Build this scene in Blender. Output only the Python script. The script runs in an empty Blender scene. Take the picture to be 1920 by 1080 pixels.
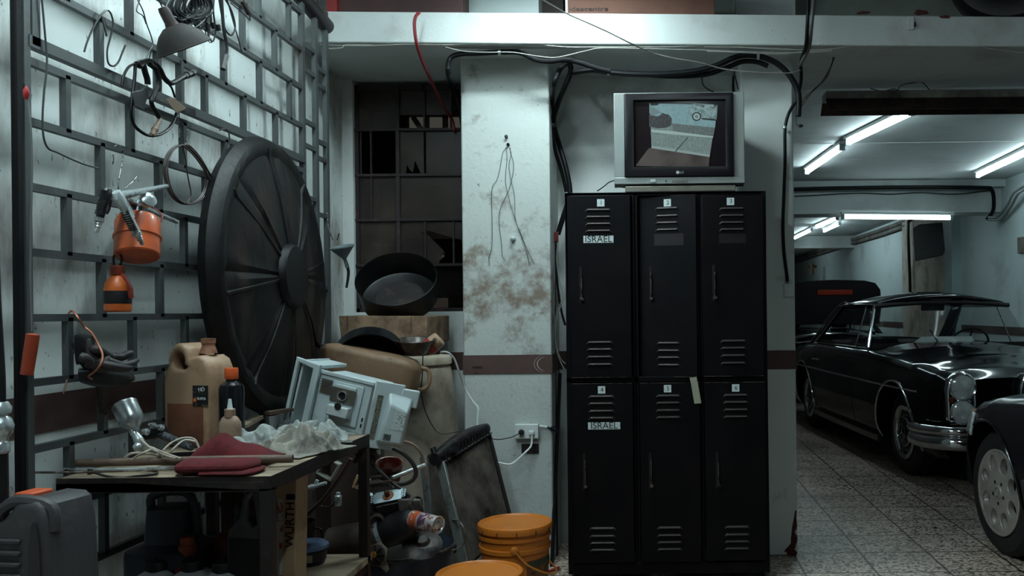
import bpy, bmesh, math, random
from math import sin, cos, pi, radians, sqrt, atan2, hypot, floor
from mathutils import Vector as V, Matrix as M, noise
random.seed(11)
SC = bpy.context.scene
COL = SC.collection
# ---------------------------------------------------------------- camera model
FL = 1640.0; CH = 1.25; CX = 1225.0; CY = 584.0; RO = radians(.6)
CR = V((cos(RO), 0, -sin(RO))); CU = V((sin(RO), 0, cos(RO))); CAM = V((0, 0, CH))
def ray(px, py): return CR*((px-CX)/FL) + CU*(-(py-CY)/FL) + V((0, 1, 0))
def P(px, py, y): return CAM + ray(px, py)*y
def PX(px, py, x):
    d = ray(px, py); return CAM + d*(x/d.x)
def PZ(px, py, z):
    d = ray(px, py); return CAM + d*((z-CH)/d.z)
cd = bpy.data.cameras.new('camera'); cam = bpy.data.objects.new('camera', cd); COL.objects.link(cam)
cam.matrix_world = M(((CR.x, CU.x, 0, 0), (0, 0, -1, 0), (CR.z, CU.z, 0, CH), (0, 0, 0, 1)))
cd.sensor_width = 36; cd.lens = 36*FL/1920; cd.shift_x = (960-CX)/1920; cd.shift_y = (CY-540)/1920
cd.clip_start = .05; cd.clip_end = 80
SC.camera = cam
SC.view_settings.view_transform = 'Standard'; SC.view_settings.look = 'None'; SC.view_settings.gamma = 1
SC.view_settings.use_curve_mapping = False; SC.view_settings.exposure = .16

def lin(c): return tuple(((x/255)/12.92 if x/255 <= .04045 else ((x/255+.055)/1.055)**2.4) for x in c)
# ---------------------------------------------------------------- materials
MATS = {}
def mt(name, col, rough=.5, metal=0, col2=None, scale=6, lo=.5, hi=.65, bump=0, bscale=60, st=(1, 1, 1),
       coat=0, col3=None, scale3=30, lo3=.6, hi3=.66, spec=.5, trans=0, alpha=1, rough2=None, ior=1.45, amount=1):
    if name in MATS: return MATS[name]
    m = bpy.data.materials.new(name); m.use_nodes = True; nt = m.node_tree; N = nt.nodes; L = nt.links
    b = N['Principled BSDF']; b.inputs['Base Color'].default_value = (*lin(col), 1)
    b.inputs['Roughness'].default_value = rough; b.inputs['Metallic'].default_value = metal
    b.inputs['Specular IOR Level'].default_value = spec; b.inputs['Coat Weight'].default_value = coat
    b.inputs['Coat Roughness'].default_value = .05; b.inputs['IOR'].default_value = ior
    b.inputs['Transmission Weight'].default_value = trans; b.inputs['Alpha'].default_value = alpha
    tc = N.new('ShaderNodeTexCoord'); mp = N.new('ShaderNodeMapping'); mp.inputs['Scale'].default_value = st
    L.new(tc.outputs['Object'], mp.inputs['Vector'])
    def nz(sc, det=5):
        n = N.new('ShaderNodeTexNoise'); n.inputs['Scale'].default_value = sc; n.inputs['Detail'].default_value = det
        n.inputs['Roughness'].default_value = .65
        L.new(mp.outputs[0], n.inputs['Vector']); return n
    def ramp(src, a, z):
        r = N.new('ShaderNodeMapRange'); r.inputs[1].default_value = a; r.inputs[2].default_value = z
        L.new(src, r.inputs[0]); return r
    cur = None
    if col2:
        r = ramp(nz(scale).outputs[0], lo, hi); mx = N.new('ShaderNodeMix'); mx.data_type = 'RGBA'
        r.inputs[4].default_value = amount
        mx.inputs[6].default_value = (*lin(col), 1); mx.inputs[7].default_value = (*lin(col2), 1)
        L.new(r.outputs[0], mx.inputs[0]); cur = mx.outputs[2]
        if rough2 is not None:
            rr = N.new('ShaderNodeMapRange'); rr.inputs[3].default_value = rough; rr.inputs[4].default_value = rough2
            L.new(r.outputs[0], rr.inputs[0]); L.new(rr.outputs[0], b.inputs['Roughness'])
    if col3:
        r = ramp(nz(scale3).outputs[0], lo3, hi3); mx = N.new('ShaderNodeMix'); mx.data_type = 'RGBA'
        if cur: L.new(cur, mx.inputs[6])
        else: mx.inputs[6].default_value = (*lin(col), 1)
        mx.inputs[7].default_value = (*lin(col3), 1); L.new(r.outputs[0], mx.inputs[0]); cur = mx.outputs[2]
    if cur: L.new(cur, b.inputs['Base Color'])
    if bump:
        bp = N.new('ShaderNodeBump'); bp.inputs['Strength'].default_value = bump; bp.inputs['Distance'].default_value = .01
        L.new(nz(bscale, 6).outputs[0], bp.inputs['Height']); L.new(bp.outputs[0], b.inputs['Normal'])
    MATS[name] = m; return m
def emis(name, col, s):
    if name in MATS: return MATS[name]
    m = bpy.data.materials.new(name); m.use_nodes = True; b = m.node_tree.nodes['Principled BSDF']
    b.inputs['Base Color'].default_value = (0, 0, 0, 1); b.inputs['Emission Color'].default_value = (*lin(col), 1)
    b.inputs['Emission Strength'].default_value = s; MATS[name] = m; return m

# ---------------------------------------------------------------- mesh builder
def TR(loc=(0, 0, 0), rx=0, ry=0, rz=0, s=None):
    m = M.Translation(V(loc)) @ M.Rotation(radians(rz), 4, 'Z') @ M.Rotation(radians(ry), 4, 'Y') @ M.Rotation(radians(rx), 4, 'X')
    if s: m = m @ M.Diagonal((*s, 1))
    return m
def frame(o, z, x=None):
    """matrix with origin o, local z along z and local x near x"""
    z = V(z).normalized(); x = V(x) if x is not None else (V((1, 0, 0)) if abs(z.x) < .9 else V((0, 1, 0)))
    x = (x - z*x.dot(z)).normalized(); y = z.cross(x)
    m = M((x, y, z)).transposed().to_4x4(); m.translation = V(o); return m
def smoothpts(pts, k=6, closed=False):
    pts = [V(p) for p in pts]; n = len(pts)
    if n < 3: return pts
    out = []
    rng = range(n) if closed else range(n-1)
    for i in rng:
        if closed: a, b, c, d = pts[i-1], pts[i], pts[(i+1) % n], pts[(i+2) % n]
        else: a, b, c, d = pts[max(i-1, 0)], pts[i], pts[i+1], pts[min(i+2, n-1)]
        for j in range(k):
            t = j/k
            out.append(.5*((2*b)+(c-a)*t+(2*a-5*b+4*c-d)*t*t+(3*b-a-3*c+d)*t**3))
    if not closed: out.append(pts[-1])
    return out
class MB:
    def __init__(s): s.v = []; s.f = []; s.m = M.Identity(4)
    def at(s, m): s.m = m; return s
    def add(s, vs, fs):
        k = len(s.v); s.v += [s.m @ V(p) for p in vs]; s.f += [tuple(i+k for i in f) for f in fs]; return s
    def box(s, a, b):
        x0, y0, z0 = a; x1, y1, z1 = b
        return s.add([(x0, y0, z0), (x1, y0, z0), (x1, y1, z0), (x0, y1, z0), (x0, y0, z1), (x1, y0, z1), (x1, y1, z1), (x0, y1, z1)],
                     [(0, 3, 2, 1), (4, 5, 6, 7), (0, 1, 5, 4), (1, 2, 6, 5), (2, 3, 7, 6), (3, 0, 4, 7)])
    def cbox(s, c, d): return s.box([c[i]-d[i]/2 for i in range(3)], [c[i]+d[i]/2 for i in range(3)])
    def loft(s, rings, caps=True, closed=True, wrap=False):
        n = len(rings[0]); vs = [p for r in rings for p in r]; fs = []
        R_ = len(rings)
        for i in range(R_ if wrap else R_-1):
            a = i*n; b = ((i+1) % R_)*n
            for j in range(n if closed else n-1):
                fs.append((a+j, a+(j+1) % n, b+(j+1) % n, b+j))
        if caps and not wrap: fs.append(tuple(range(n-1, -1, -1))); fs.append(tuple(range((R_-1)*n, R_*n)))
        return s.add(vs, fs)
    def lathe(s, prof, n=28, caps=True):
        return s.loft([[(r*cos(2*pi*j/n), r*sin(2*pi*j/n), z) for j in range(n)] for r, z in prof], caps)
    def cyl(s, r, z0, z1, n=24): return s.lathe([(r, z0), (r, z1)], n)
    def tube(s, pts, r, n=8, sm=0, closed=False, tw=0):
        pts = smoothpts(pts, sm, closed) if sm else [V(p) for p in pts]
        rs = r if isinstance(r, (list, tuple)) else None; N_ = len(pts); rings = []; nx = None
        for i, p in enumerate(pts):
            if closed: t = pts[(i+1) % N_]-pts[i-1]
            else: t = pts[min(i+1, N_-1)]-pts[max(i-1, 0)]
            if t.length < 1e-9: t = V((0, 0, 1))
            t.normalize()
            if nx is None: nx = V((0, 0, 1)) if abs(t.z) < .9 else V((1, 0, 0))
            nx = nx - t*nx.dot(t)
            if nx.length < 1e-6: nx = t.orthogonal()
            nx.normalize(); ny = t.cross(nx)
            if rs:
                u = i/(N_-1)*(len(rs)-1); k = min(int(u), len(rs)-2); rr = rs[k]+(rs[k+1]-rs[k])*(u-k)
            else: rr = r
            rings.append([p+nx*(rr*cos(2*pi*j/n))+ny*(rr*sin(2*pi*j/n)) for j in range(n)])
        return s.loft(rings, not closed, True, closed)
    def bar(s, a, b, w, h=None, up=(0, 0, 1)):
        a = V(a); b = V(b); h = h or w; old = s.m
        s.m = old @ frame(a, b-a, up); L_ = (b-a).length
        s.box((-h/2, -w/2, 0), (h/2, w/2, L_)); s.m = old; return s
    def prism(s, poly, z0, z1):
        n = len(poly)
        return s.add([(x, y, z0) for x, y in poly]+[(x, y, z1) for x, y in poly],
                     [tuple(range(n-1, -1, -1)), tuple(range(n, 2*n))]+[(i, (i+1) % n, n+(i+1) % n, n+i) for i in range(n)])
    def grid(s, fn, nu, nv, wu=False):
        vs = [fn(i/nu, j/nv) for j in range(nv+1) for i in range(nu+1)]
        return s.add(vs, [(j*(nu+1)+i, j*(nu+1)+i+1, (j+1)*(nu+1)+i+1, (j+1)*(nu+1)+i) for j in range(nv) for i in range(nu)])
    def ball(s, c, r, n=16, sc=(1, 1, 1)):
        m = n//2; old = s.m; s.m = old @ M.Translation(V(c)) @ M.Diagonal((*sc, 1))
        s.lathe([(max(r*sin(pi*k/m), r*.01), -r*cos(pi*k/m)) for k in range(m+1)], n); s.m = old; return s
    def plate(s, outer, holes=(), d=.01, bev=0):
        """flat outline with holes in local xy, thickness d along z (centred), rounded by bev"""
        cu = bpy.data.curves.new('t', 'CURVE'); cu.dimensions = '2D'; cu.fill_mode = 'BOTH'
        cu.extrude = max(d/2-bev, 0.0001); cu.bevel_depth = bev; cu.bevel_resolution = 2; cu.offset = -bev
        for poly in [outer, *holes]:
            sp = cu.splines.new('POLY'); sp.points.add(len(poly)-1); sp.use_cyclic_u = True
            for q, (x, y) in zip(sp.points, poly): q.co = (x, y, 0, 1)
        o = bpy.data.objects.new('t', cu); me = bpy.data.meshes.new_from_object(o)
        s.add([v.co for v in me.vertices], [tuple(p.vertices) for p in me.polygons])
        bpy.data.objects.remove(o); bpy.data.curves.remove(cu); bpy.data.meshes.remove(me); return s
    def text(s, body, size, d=.0006, align='CENTER'):
        cu = bpy.data.curves.new('t', 'FONT'); cu.body = body; cu.size = size; cu.extrude = d; cu.align_x = align; cu.align_y = 'CENTER'
        o = bpy.data.objects.new('t', cu); me = bpy.data.meshes.new_from_object(o)
        s.add([v.co for v in me.vertices], [tuple(p.vertices) for p in me.polygons])
        bpy.data.objects.remove(o); bpy.data.curves.remove(cu); bpy.data.meshes.remove(me); return s
    def build(s, name, mat, parent=None, sm=35, bev=0, sub=0, local=False, solid=0, flip=False):
        me = bpy.data.meshes.new(name); me.from_pydata([tuple(p) for p in s.v], [], s.f)
        bm = bmesh.new(); bm.from_mesh(me); bmesh.ops.remove_doubles(bm, verts=bm.verts, dist=1e-6)
        bmesh.ops.recalc_face_normals(bm, faces=bm.faces); bm.to_mesh(me); bm.free()
        o = bpy.data.objects.new(name, me); COL.objects.link(o)
        if mat: me.materials.append(mat)
        if parent:
            o.parent = parent
            if not local: me.transform(wmat(parent).inverted())
        elif not local and len(me.vertices):
            c = V((0, 0, 0)); xs = [v.co for v in me.vertices]
            c = V(((min(v.x for v in xs)+max(v.x for v in xs))/2, (min(v.y for v in xs)+max(v.y for v in xs))/2, min(v.z for v in xs)))
            me.transform(M.Translation(-c)); o.matrix_basis = M.Translation(c)
        if sm:
            for p in me.polygons: p.use_smooth = True
            me.set_sharp_from_angle(angle=radians(sm))
        if solid:
            k = o.modifiers.new('s', 'SOLIDIFY'); k.thickness = solid; k.offset = 0
        if bev:
            k = o.modifiers.new('b', 'BEVEL'); k.width = bev; k.segments = 2; k.limit_method = 'ANGLE'; k.angle_limit = radians(40)
        if sub:
            k = o.modifiers.new('u', 'SUBSURF'); k.levels = sub; k.render_levels = sub
        return o
def wmat(o):
    m = o.matrix_basis.copy()
    while o.parent: o = o.parent; m = o.matrix_basis @ m
    return m
def tag(o, label=None, cat=None, group=None, kind=None):
    if label: o['label'] = label
    if cat: o['category'] = cat
    if group: o['group'] = group
    if kind: o['kind'] = kind
    return o
def thing(name, label, cat, loc=(0, 0, 0), m=None, group=None):
    o = bpy.data.objects.new(name, None); COL.objects.link(o); o.empty_display_size = .05
    o.matrix_basis = m if m is not None else M.Translation(V(loc))
    return tag(o, label, cat, group)
def one(name, mb, mat, label, cat, group=None, **k): return tag(mb.build(name, mat, **k), label, cat, group)
def struct(name, mb, mat, parent=None, **k):
    o = mb.build(name, mat, parent, **k)
    if not parent: o['kind'] = 'structure'
    return o
def copytree(o, parent=None):
    c = o.copy(); COL.objects.link(c)
    if parent: c.parent = parent
    for ch in list(o.children): copytree(ch, c)
    return c
def rrect(w, h, r, n=4, cx=0, cy=0):
    out = []
    for k, (sx, sy) in enumerate(((1, 1), (-1, 1), (-1, -1), (1, -1))):
        for i in range(n+1):
            a = pi/2*k + pi/2*i/n; out.append((cx+sx*(w/2-r)+r*cos(a), cy+sy*(h/2-r)+r*sin(a)))
    return out
def circ(r, n=20, cx=0, cy=0, sx=1, sy=1): return [(cx+r*sx*cos(2*pi*i/n), cy+r*sy*sin(2*pi*i/n)) for i in range(n)]
def wires(name, lines, r, mat, label, cat, sm=6, n=6, group=None):
    """one cable or cord made of one or more runs given as lists of points"""
    mb = MB()
    for l in lines: mb.tube(l, r, n, sm)
    return one(name, mb, mat, label, cat, group)
# ---------------------------------------------------------------- materials of the room
def wallmat(name, base, stain, sc, lo, hi, spk=.62, streak=(1, 1, 1), bump=.25, amt=1):
    return mt(name, base, .75, 0, stain, sc, lo, hi, bump, 70, streak, col3=tuple(int(x*.55) for x in base), scale3=55, lo3=spk, hi3=spk+.03, spec=.25, amount=amt)
M_wall = wallmat('painted_wall', (205, 208, 206), (150, 140, 130), 2.2, .52, .75, .70)
M_wleft = wallmat('streaked_wall', (212, 218, 216), (112, 98, 88), 3.4, .50, .72, .64, (1, 1, .42), amt=.9)
M_ceil = wallmat('ceiling_paint', (190, 196, 195), (150, 150, 148), 1.2, .5, .8, .75)
M_band = mt('brown_band', (84, 64, 60), .6, 0, (60, 46, 44), 3, .4, .8, spec=.3)
M_slab = wallmat('slab_paint', (192, 197, 195), (165, 160, 155), 2.5, .55, .8, .72)
def tilemat():
    m = bpy.data.materials.new('terrazzo_tile'); m.use_nodes = True; N = m.node_tree.nodes; L = m.node_tree.links
    b = N['Principled BSDF']; tc = N.new('ShaderNodeTexCoord'); mp = N.new('ShaderNodeMapping')
    L.new(tc.outputs['Object'], mp.inputs[0])
    br = N.new('ShaderNodeTexBrick'); br.offset = 0; br.squash = 1
    T = .3425; mp.inputs['Location'].default_value = (-.633+T*40, -5.48+T*40, 0)
    br.inputs['Scale'].default_value = 1; br.inputs['Brick Width'].default_value = T; br.inputs['Row Height'].default_value = T
    br.inputs['Mortar Size'].default_value = .0065; br.inputs['Mortar Smooth'].default_value = .2
    br.inputs['Color1'].default_value = (.85, .85, .85, 1); br.inputs['Color2'].default_value = (1, 1, 1, 1); br.inputs['Mortar'].default_value = (.16, .14, .14, 1)
    L.new(mp.outputs[0], br.inputs[0])
    vo = N.new('ShaderNodeTexVoronoi'); vo.inputs['Scale'].default_value = 85; L.new(tc.outputs['Object'], vo.inputs[0])
    cr = N.new('ShaderNodeValToRGB'); e = cr.color_ramp.elements
    e[0].position = .2; e[0].color = (*lin((100, 84, 74)), 1); e[1].position = .6; e[1].color = (*lin((208, 190, 174)), 1)
    sp = N.new('ShaderNodeSeparateColor'); L.new(vo.outputs['Color'], sp.inputs[0]); L.new(sp.outputs[0], cr.inputs[0])
    mx = N.new('ShaderNodeMix'); mx.data_type = 'RGBA'; mx.blend_type = 'MULTIPLY'; mx.inputs[0].default_value = 1
    L.new(cr.outputs[0], mx.inputs[6]); L.new(br.outputs[0], mx.inputs[7])
    nz = N.new('ShaderNodeTexNoise'); nz.inputs['Scale'].default_value = 1.3; nz.inputs['Detail'].default_value = 6; L.new(tc.outputs['Object'], nz.inputs[0])
    mr = N.new('ShaderNodeMapRange'); mr.inputs[1].default_value = .45; mr.inputs[2].default_value = .72; mr.inputs[3].default_value = 1; mr.inputs[4].default_value = .45
    L.new(nz.outputs[0], mr.inputs[0])
    m2 = N.new('ShaderNodeMix'); m2.data_type = 'RGBA'; m2.blend_type = 'MULTIPLY'; m2.inputs[0].default_value = 1
    L.new(mx.outputs[2], m2.inputs[6]); L.new(mr.outputs[0], m2.inputs[7]); L.new(m2.outputs[2], b.inputs['Base Color'])
    b.inputs['Roughness'].default_value = .38; b.inputs['Specular IOR Level'].default_value = .35
    return m
M_tile = tilemat()
M_black = mt('black_rubber', (14, 13, 16), .45, 0, (34, 32, 34), 9, .5, .8, .1)
M_dark = mt('dark_void', (16, 14, 16), .9)
M_steel = mt('painted_grey_steel', (66, 70, 71), .5, .1, (52, 44, 42), 7, .55, .75, .12, 50)
M_blackmetal = mt('black_painted_metal', (20, 17, 19), .4, .1, (44, 36, 34), 6, .6, .8)
# ---------------------------------------------------------------- shell
XL = -1.68; XR = 3.93; ZC = 3.7; ZG = 2.68
struct('floor', MB().box((-1.9, -3.2, -.1), (4.1, 25.2, 0)), M_tile)
struct('wall_left', MB().box((-1.9, -3.2, 0), (XL, 4.95, ZC)), M_wleft)
struct('wall_right', MB().box((XR, -3.2, 0), (4.1, 25.2, ZC)), wallmat('smooth_garage_wall', (186, 200, 200), (150, 150, 146), 1.2, .55, .8, .8))
M_dim = mt('dim_wall', (70, 66, 68), .9)
struct('wall_front', MB().box((XL, -3.2, 0), (XR, -3.05, ZC)), M_dim)
struct('ceiling', MB().box((-1.9, -3.2, ZC), (4.1, 4.95, ZC+.1)), M_dim)
YB = 4.75
wx0, wx1, wz0, wz1 = -1.622, -.93, 1.262, 2.505
struct('wall_back', MB().box((XL, YB, 0), (wx0, YB+.14, 2.53)).box((wx0, YB, 0), (wx1, YB+.14, wz0)).box((wx1, YB, 0), (.44, YB+.14, 2.53)), M_wall)
# slab edge of the mezzanine
sl = [(XL, 4.085), (XR, 4.385), (XR, 4.93), (XL, 4.93)]
struct('trim_1', MB().prism(sl, 2.525, 2.672), M_slab, bev=.006)
struct('wall_upper', MB().box((XL, 4.86, 2.672), (XR, 4.95, ZC)), wallmat('upper_wall', (150, 156, 150), (120, 112, 104), 2, .4, .8, .7))
struct('trim_2', MB().box((.46, 4.70, 2.672), (.78, 4.86, ZC)), M_wall)
struct('trim_3', MB().box((-.98, 4.70, 2.672), (-.52, 4.86, ZC)), M_wall)
# pillars
def pillarmat():
    m = mt('stained_pillar', (182, 188, 184), .7, 0, None, bump=.35, bscale=45, col3=(110, 106, 98), scale3=42, lo3=.665, hi3=.72, spec=.25)
    N = m.node_tree.nodes; L = m.node_tree.links; b = N['Principled BSDF']; cur = b.inputs['Base Color'].links[0].from_socket
    tc = N.new('ShaderNodeTexCoord'); sp = N.new('ShaderNodeSeparateXYZ'); L.new(tc.outputs['Object'], sp.inputs[0])
    n = N.new('ShaderNodeTexNoise'); n.inputs['Scale'].default_value = 8.5; n.inputs['Detail'].default_value = 9; n.inputs['Roughness'].default_value = .72; L.new(tc.outputs['Object'], n.inputs[0])
    # a worn, greasy belt at hand height, strongest near z 1.4
    z = N.new('ShaderNodeMath'); z.operation = 'SUBTRACT'; z.inputs[1].default_value = 1.36; L.new(sp.outputs[2], z.inputs[0])
    a = N.new('ShaderNodeMath'); a.operation = 'ABSOLUTE'; L.new(z.outputs[0], a.inputs[0])
    r = N.new('ShaderNodeMapRange'); r.inputs[1].default_value = .05; r.inputs[2].default_value = .5; r.inputs[3].default_value = .10; r.inputs[4].default_value = -.06; L.new(a.outputs[0], r.inputs[0])
    s = N.new('ShaderNodeMath'); s.operation = 'ADD'; L.new(n.outputs[0], s.inputs[0]); L.new(r.outputs[0], s.inputs[1])
    q = N.new('ShaderNodeMapRange'); q.inputs[1].default_value = .52; q.inputs[2].default_value = .70; q.inputs[4].default_value = .85; L.new(s.outputs[0], q.inputs[0])
    mx = N.new('ShaderNodeMix'); mx.data_type = 'RGBA'; L.new(cur, mx.inputs[6]); mx.inputs[7].default_value = (*lin((112, 90, 74)), 1)
    L.new(q.outputs[0], mx.inputs[0]); L.new(mx.outputs[2], b.inputs['Base Color']); return m
M_pil = pillarmat()
struct('wall_pillar_left', MB().box((-.955, 4.385, 0), (-.512, 4.93, 2.54)), M_pil, bev=.008)
struct('wall_pillar_right', MB().box((.455, 4.45, 0), (.722, 5.1, 2.54)), wallmat('pillar_paint', (200, 206, 203), (140, 128, 118), 5, .62, .8, .69), bev=.01)
# painted brown band round the room with the arc emblem
zb0, zb1 = .945, 1.04; nb = 4
def band(name, a, b): struct(name, MB().box(a, b), M_band)
band('trim_4', (XL, -3, zb0-.01), (XL+.004, 4.75, zb1)); band('trim_5', (XL, YB-.004, zb0), (-.93, YB, zb1)); band('trim_6', (-.957, 4.381, zb0), (-.510, 4.387, zb1))
band('trim_7', (-.514, 4.385, zb0), (-.508, 4.75, zb1)); band('trim_8', (-.51, YB-.004, zb0), (.455, YB, zb1)); band('trim_9', (.453, 4.446, zb0+.005), (.724, 4.452, zb1+.005))
band('trim_10', (XR-.004, -3, zb0), (XR, 25, zb1)); 
M_arc = mt('arc_paint', (150, 138, 130), .6)
for nm, x, y in (('trim_11', -.565, 4.380), ('trim_12', .505, 4.445)):
    mb = MB()
    for r, w in ((.052, .006), (.066, .003)):
        pts = [(x+.03-r*cos(t)*1.0, y, .993-.0+r*sin(t)*.72) for t in [radians(-72+8*i) for i in range(19)]]
        mb.loft([[V(p)+V((0, -.0006, 0)), V(p)+V((0, .001, 0)), V(p)+V((w, .001, 0)), V(p)+V((w, -.0006, 0))] for p in pts])
    struct(nm, mb, M_arc)
# small hand written marks on the band
one('handwriting', MB().at(TR(P(895, 689, 4.3795), rx=90)).text('STRIKE', .016).at(TR(P(893, 699, 4.3795), rx=90)).text('off', .012), M_dark,
    'faint black handwriting on the brown band at the left edge of the stained pillar', 'writing')
# garage beyond
struct('wall_garage_left', MB().box((.46, 5.1, 0), (.56, 25.2, ZG)), mt('dark_garage_wall', (92, 86, 84), .8, 0, (60, 54, 52), 2, .4, .7))
struct('wall_garage_back', MB().box((.5, 25.1, 0), (XR, 25.3, ZG)), M_wall)
struct('ceiling_garage', MB().box((.3, 4.93, ZG), (4.1, 25.2, ZG+.12)), M_ceil)
struct('trim_13', MB().box((.5, 4.93, 2.60), (XR, 5.35, ZG)), M_ceil)
struct('trim_14', MB().box((.56, 9.85, 2.33), (XR, 10.25, ZG)).box((.56, 9.72, 2.60), (XR, 9.86, ZG)), M_ceil)
struct('trim_15', MB().box((.56, 17, 2.45), (XR, 17.3, ZG)), M_ceil)
struct('trim_16', MB().box((.6, 7.5, 2.672), (XR, 7.53, 2.684)), M_slab)
struct('trim_17', MB().box((XR-.12, 11.15, 0), (XR, 11.45, ZG)), mt('door_frame_paint', (140, 158, 158), .6))
struct('trim_18', MB().box((XR-.08, 11.45, 0), (XR, 13.5, ZG)), wallmat('scuffed_wall', (190, 184, 170), (130, 116, 98), 3, .45, .7, .7))
# flaked paint patches on the slab edge
M_flake = mt('bare_brick', (84, 34, 30), .8, 0, (60, 28, 26), 30, .4, .6, .4, 80)
for (x0, y0, x1, y1) in ((1605, 25, 1629, 31), (1712, 21, 1738, 30), (1760, 30, 1781, 36)):
    Y = 4.26; a = P(x0, y1, Y); b = P(x1, y0, Y)
    mb = MB(); n = 14; c = (a+b)/2; w = (b.x-a.x)/2; h = (b.z-a.z)/2
    poly = [(w*cos(t)*(1+.25*random.uniform(-1, 1)), h*sin(t)*(1+.3*random.uniform(-1, 1))) for t in [2*pi*i/n for i in range(n)]]
    yy = 4.085+(c.x-XL)*.0535
    mb.at(TR((c.x, yy-.001, c.z), rx=90)).prism(poly, -.004, .003)
    one('paint_chip', mb, M_flake, '%s of three reddish patches of flaked paint on the white slab edge' % ('leftmost' if x0 < 1650 else 'middle' if x0 < 1750 else 'rightmost'), 'paint damage', 'flaked patches on the slab')
# chipped foot of the right pillar
mb = MB()
mb.at(TR((0, 4.450, 0), s=(1, .25, 1))).tube([(.712, 0, .005), (.69, 0, .02), (.66, 0, .02), (.69, 0, .04), (.70, 0, .06), (.705, 0, .09), (.70, 0, .12), (.708, 0, .15), (.71, 0, .19), (.715, 0, .23)], [.012, .02, .008, .018, .014, .018, .008, .013, .006, .004], 9, 3)
one('plaster_damage', mb, M_flake, 'chipped reddish plaster at the foot of the right pillar', 'plaster damage')
# ---------------------------------------------------------------- window with steel bars and dark store behind
M_frame = mt('window_steel', (34, 25, 27), .6, .2, (70, 46, 40), 14, .55, .7)
wn = MB(); yb = YB+.03
def wxp(px): return P(px, 400, yb).x
def wzp(py, px=770): return P(px, py, yb).z
zs = [wzp(y) for y in (243, 328, 412, 497, 580)]; 
wn.box((wx0, yb, wz0), (wx0+.02, yb+.03, wz1)).box((wx0, yb, wz1-.03), (wx1, yb+.03, wz1)).box((wx0, yb, wz0), (wx1, yb+.03, wz0+.02))
for z in zs[:4]: wn.box((wx0, yb-.008, z-.007), (wx1, yb+.02, z+.007))
wn.box((wxp(747)-.010, yb-.005, wz0), (wxp(747)+.010, yb+.03, wz1))
wn.box((wxp(797)-.005, yb, zs[0]), (wxp(797)+.005, yb+.02, wz1)).box((wxp(847)-.005, yb, zs[0]), (wxp(847)+.005, yb+.02, wz1))
wn.box((wxp(797)-.006, yb, zs[2]-.0), (wxp(797)+.004, yb+.02, zs[3])).box((wxp(850)-.006, yb, zs[3]), (wxp(850)+.004, yb+.02, zs[2])).box((wxp(697)-.005, yb, zs[2]), (wxp(697)+.003, yb+.02, zs[0]))
win = struct('window_1', wn, M_frame)
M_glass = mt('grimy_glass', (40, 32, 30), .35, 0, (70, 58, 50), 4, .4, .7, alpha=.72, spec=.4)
def pane(x0, y0, x1, y1, notch=None):
    a = V((wxp(x0), 0, wzp(y1))); b = V((wxp(x1), 0, wzp(y0)))
    if notch:
        pts = [(a.x, a.z), (wxp(notch[0][0]), a.z)]+[(wxp(q[0]), wzp(q[1])) for q in notch[1:-1]]+[(wxp(notch[-1][0]), a.z), (b.x, a.z), (b.x, b.z), (a.x, b.z)]
    else: pts = [(a.x, a.z), (b.x, a.z), (b.x, b.z), (a.x, b.z)]
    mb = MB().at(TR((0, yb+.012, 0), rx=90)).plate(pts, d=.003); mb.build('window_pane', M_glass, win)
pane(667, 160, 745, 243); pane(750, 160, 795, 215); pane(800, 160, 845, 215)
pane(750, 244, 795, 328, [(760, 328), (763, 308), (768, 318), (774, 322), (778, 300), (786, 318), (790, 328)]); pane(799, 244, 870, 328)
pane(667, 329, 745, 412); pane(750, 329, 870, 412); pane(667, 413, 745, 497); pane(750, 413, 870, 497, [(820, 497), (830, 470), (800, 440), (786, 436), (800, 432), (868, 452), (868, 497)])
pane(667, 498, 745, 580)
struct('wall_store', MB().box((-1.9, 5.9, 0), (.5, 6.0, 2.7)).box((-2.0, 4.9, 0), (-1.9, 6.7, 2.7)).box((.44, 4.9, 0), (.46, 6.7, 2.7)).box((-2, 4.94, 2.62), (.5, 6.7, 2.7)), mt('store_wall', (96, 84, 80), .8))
# light wells high in the store wall seen through the upper panes
mb = MB()
for a, b in ((768, 796), (806, 828), (841, 866)):
    q = P(a, 241, 5.88); r = P(b, 220, 5.88); mb.box((q.x, 5.875, q.z), (r.x, 5.90, r.z))
struct('window_2', mb, emis('daylit_pane', (150, 150, 138), .13))
mb = MB()
for z in (1.30, 1.72, 2.1): mb.box((-1.88, 5.5, z), (-.2, 5.82, z+.03))
for x in (-1.85, -1.2, -.5): mb.box((x, 5.5, 0), (x+.04, 5.82, 2.2))
one('storage_rack', mb, mt('rack_wood', (92, 72, 60), .8), 'dim wooden rack in the dark store behind the barred window', 'rack')
mb = MB().at(TR(P(827, 486, 5.0)))
for k in range(7): mb.ball((random.uniform(-.016, .016), 0, random.uniform(0, .05)), .012, 8)
one('paper_wad', mb, mt('mottled_paper', (170, 160, 150), .8, 0, (30, 24, 24), 60, .48, .52), 'crumpled black and white wad on the window bar behind the big pan', 'paper')
one('small_box', MB().box(P(810, 577, 4.83), P(842, 559, 4.86)), mt('old_card', (80, 62, 54), .8), 'small brown box on the window sill to the right of the big pan', 'box')
one('steel_scrap', MB().tube([P(776, 222, 4.98), P(790, 243, 4.92)], .02, 4), mt('old_wood', (96, 80, 70), .8), 'short wooden stick leaning in a top window opening', 'stick')

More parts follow.
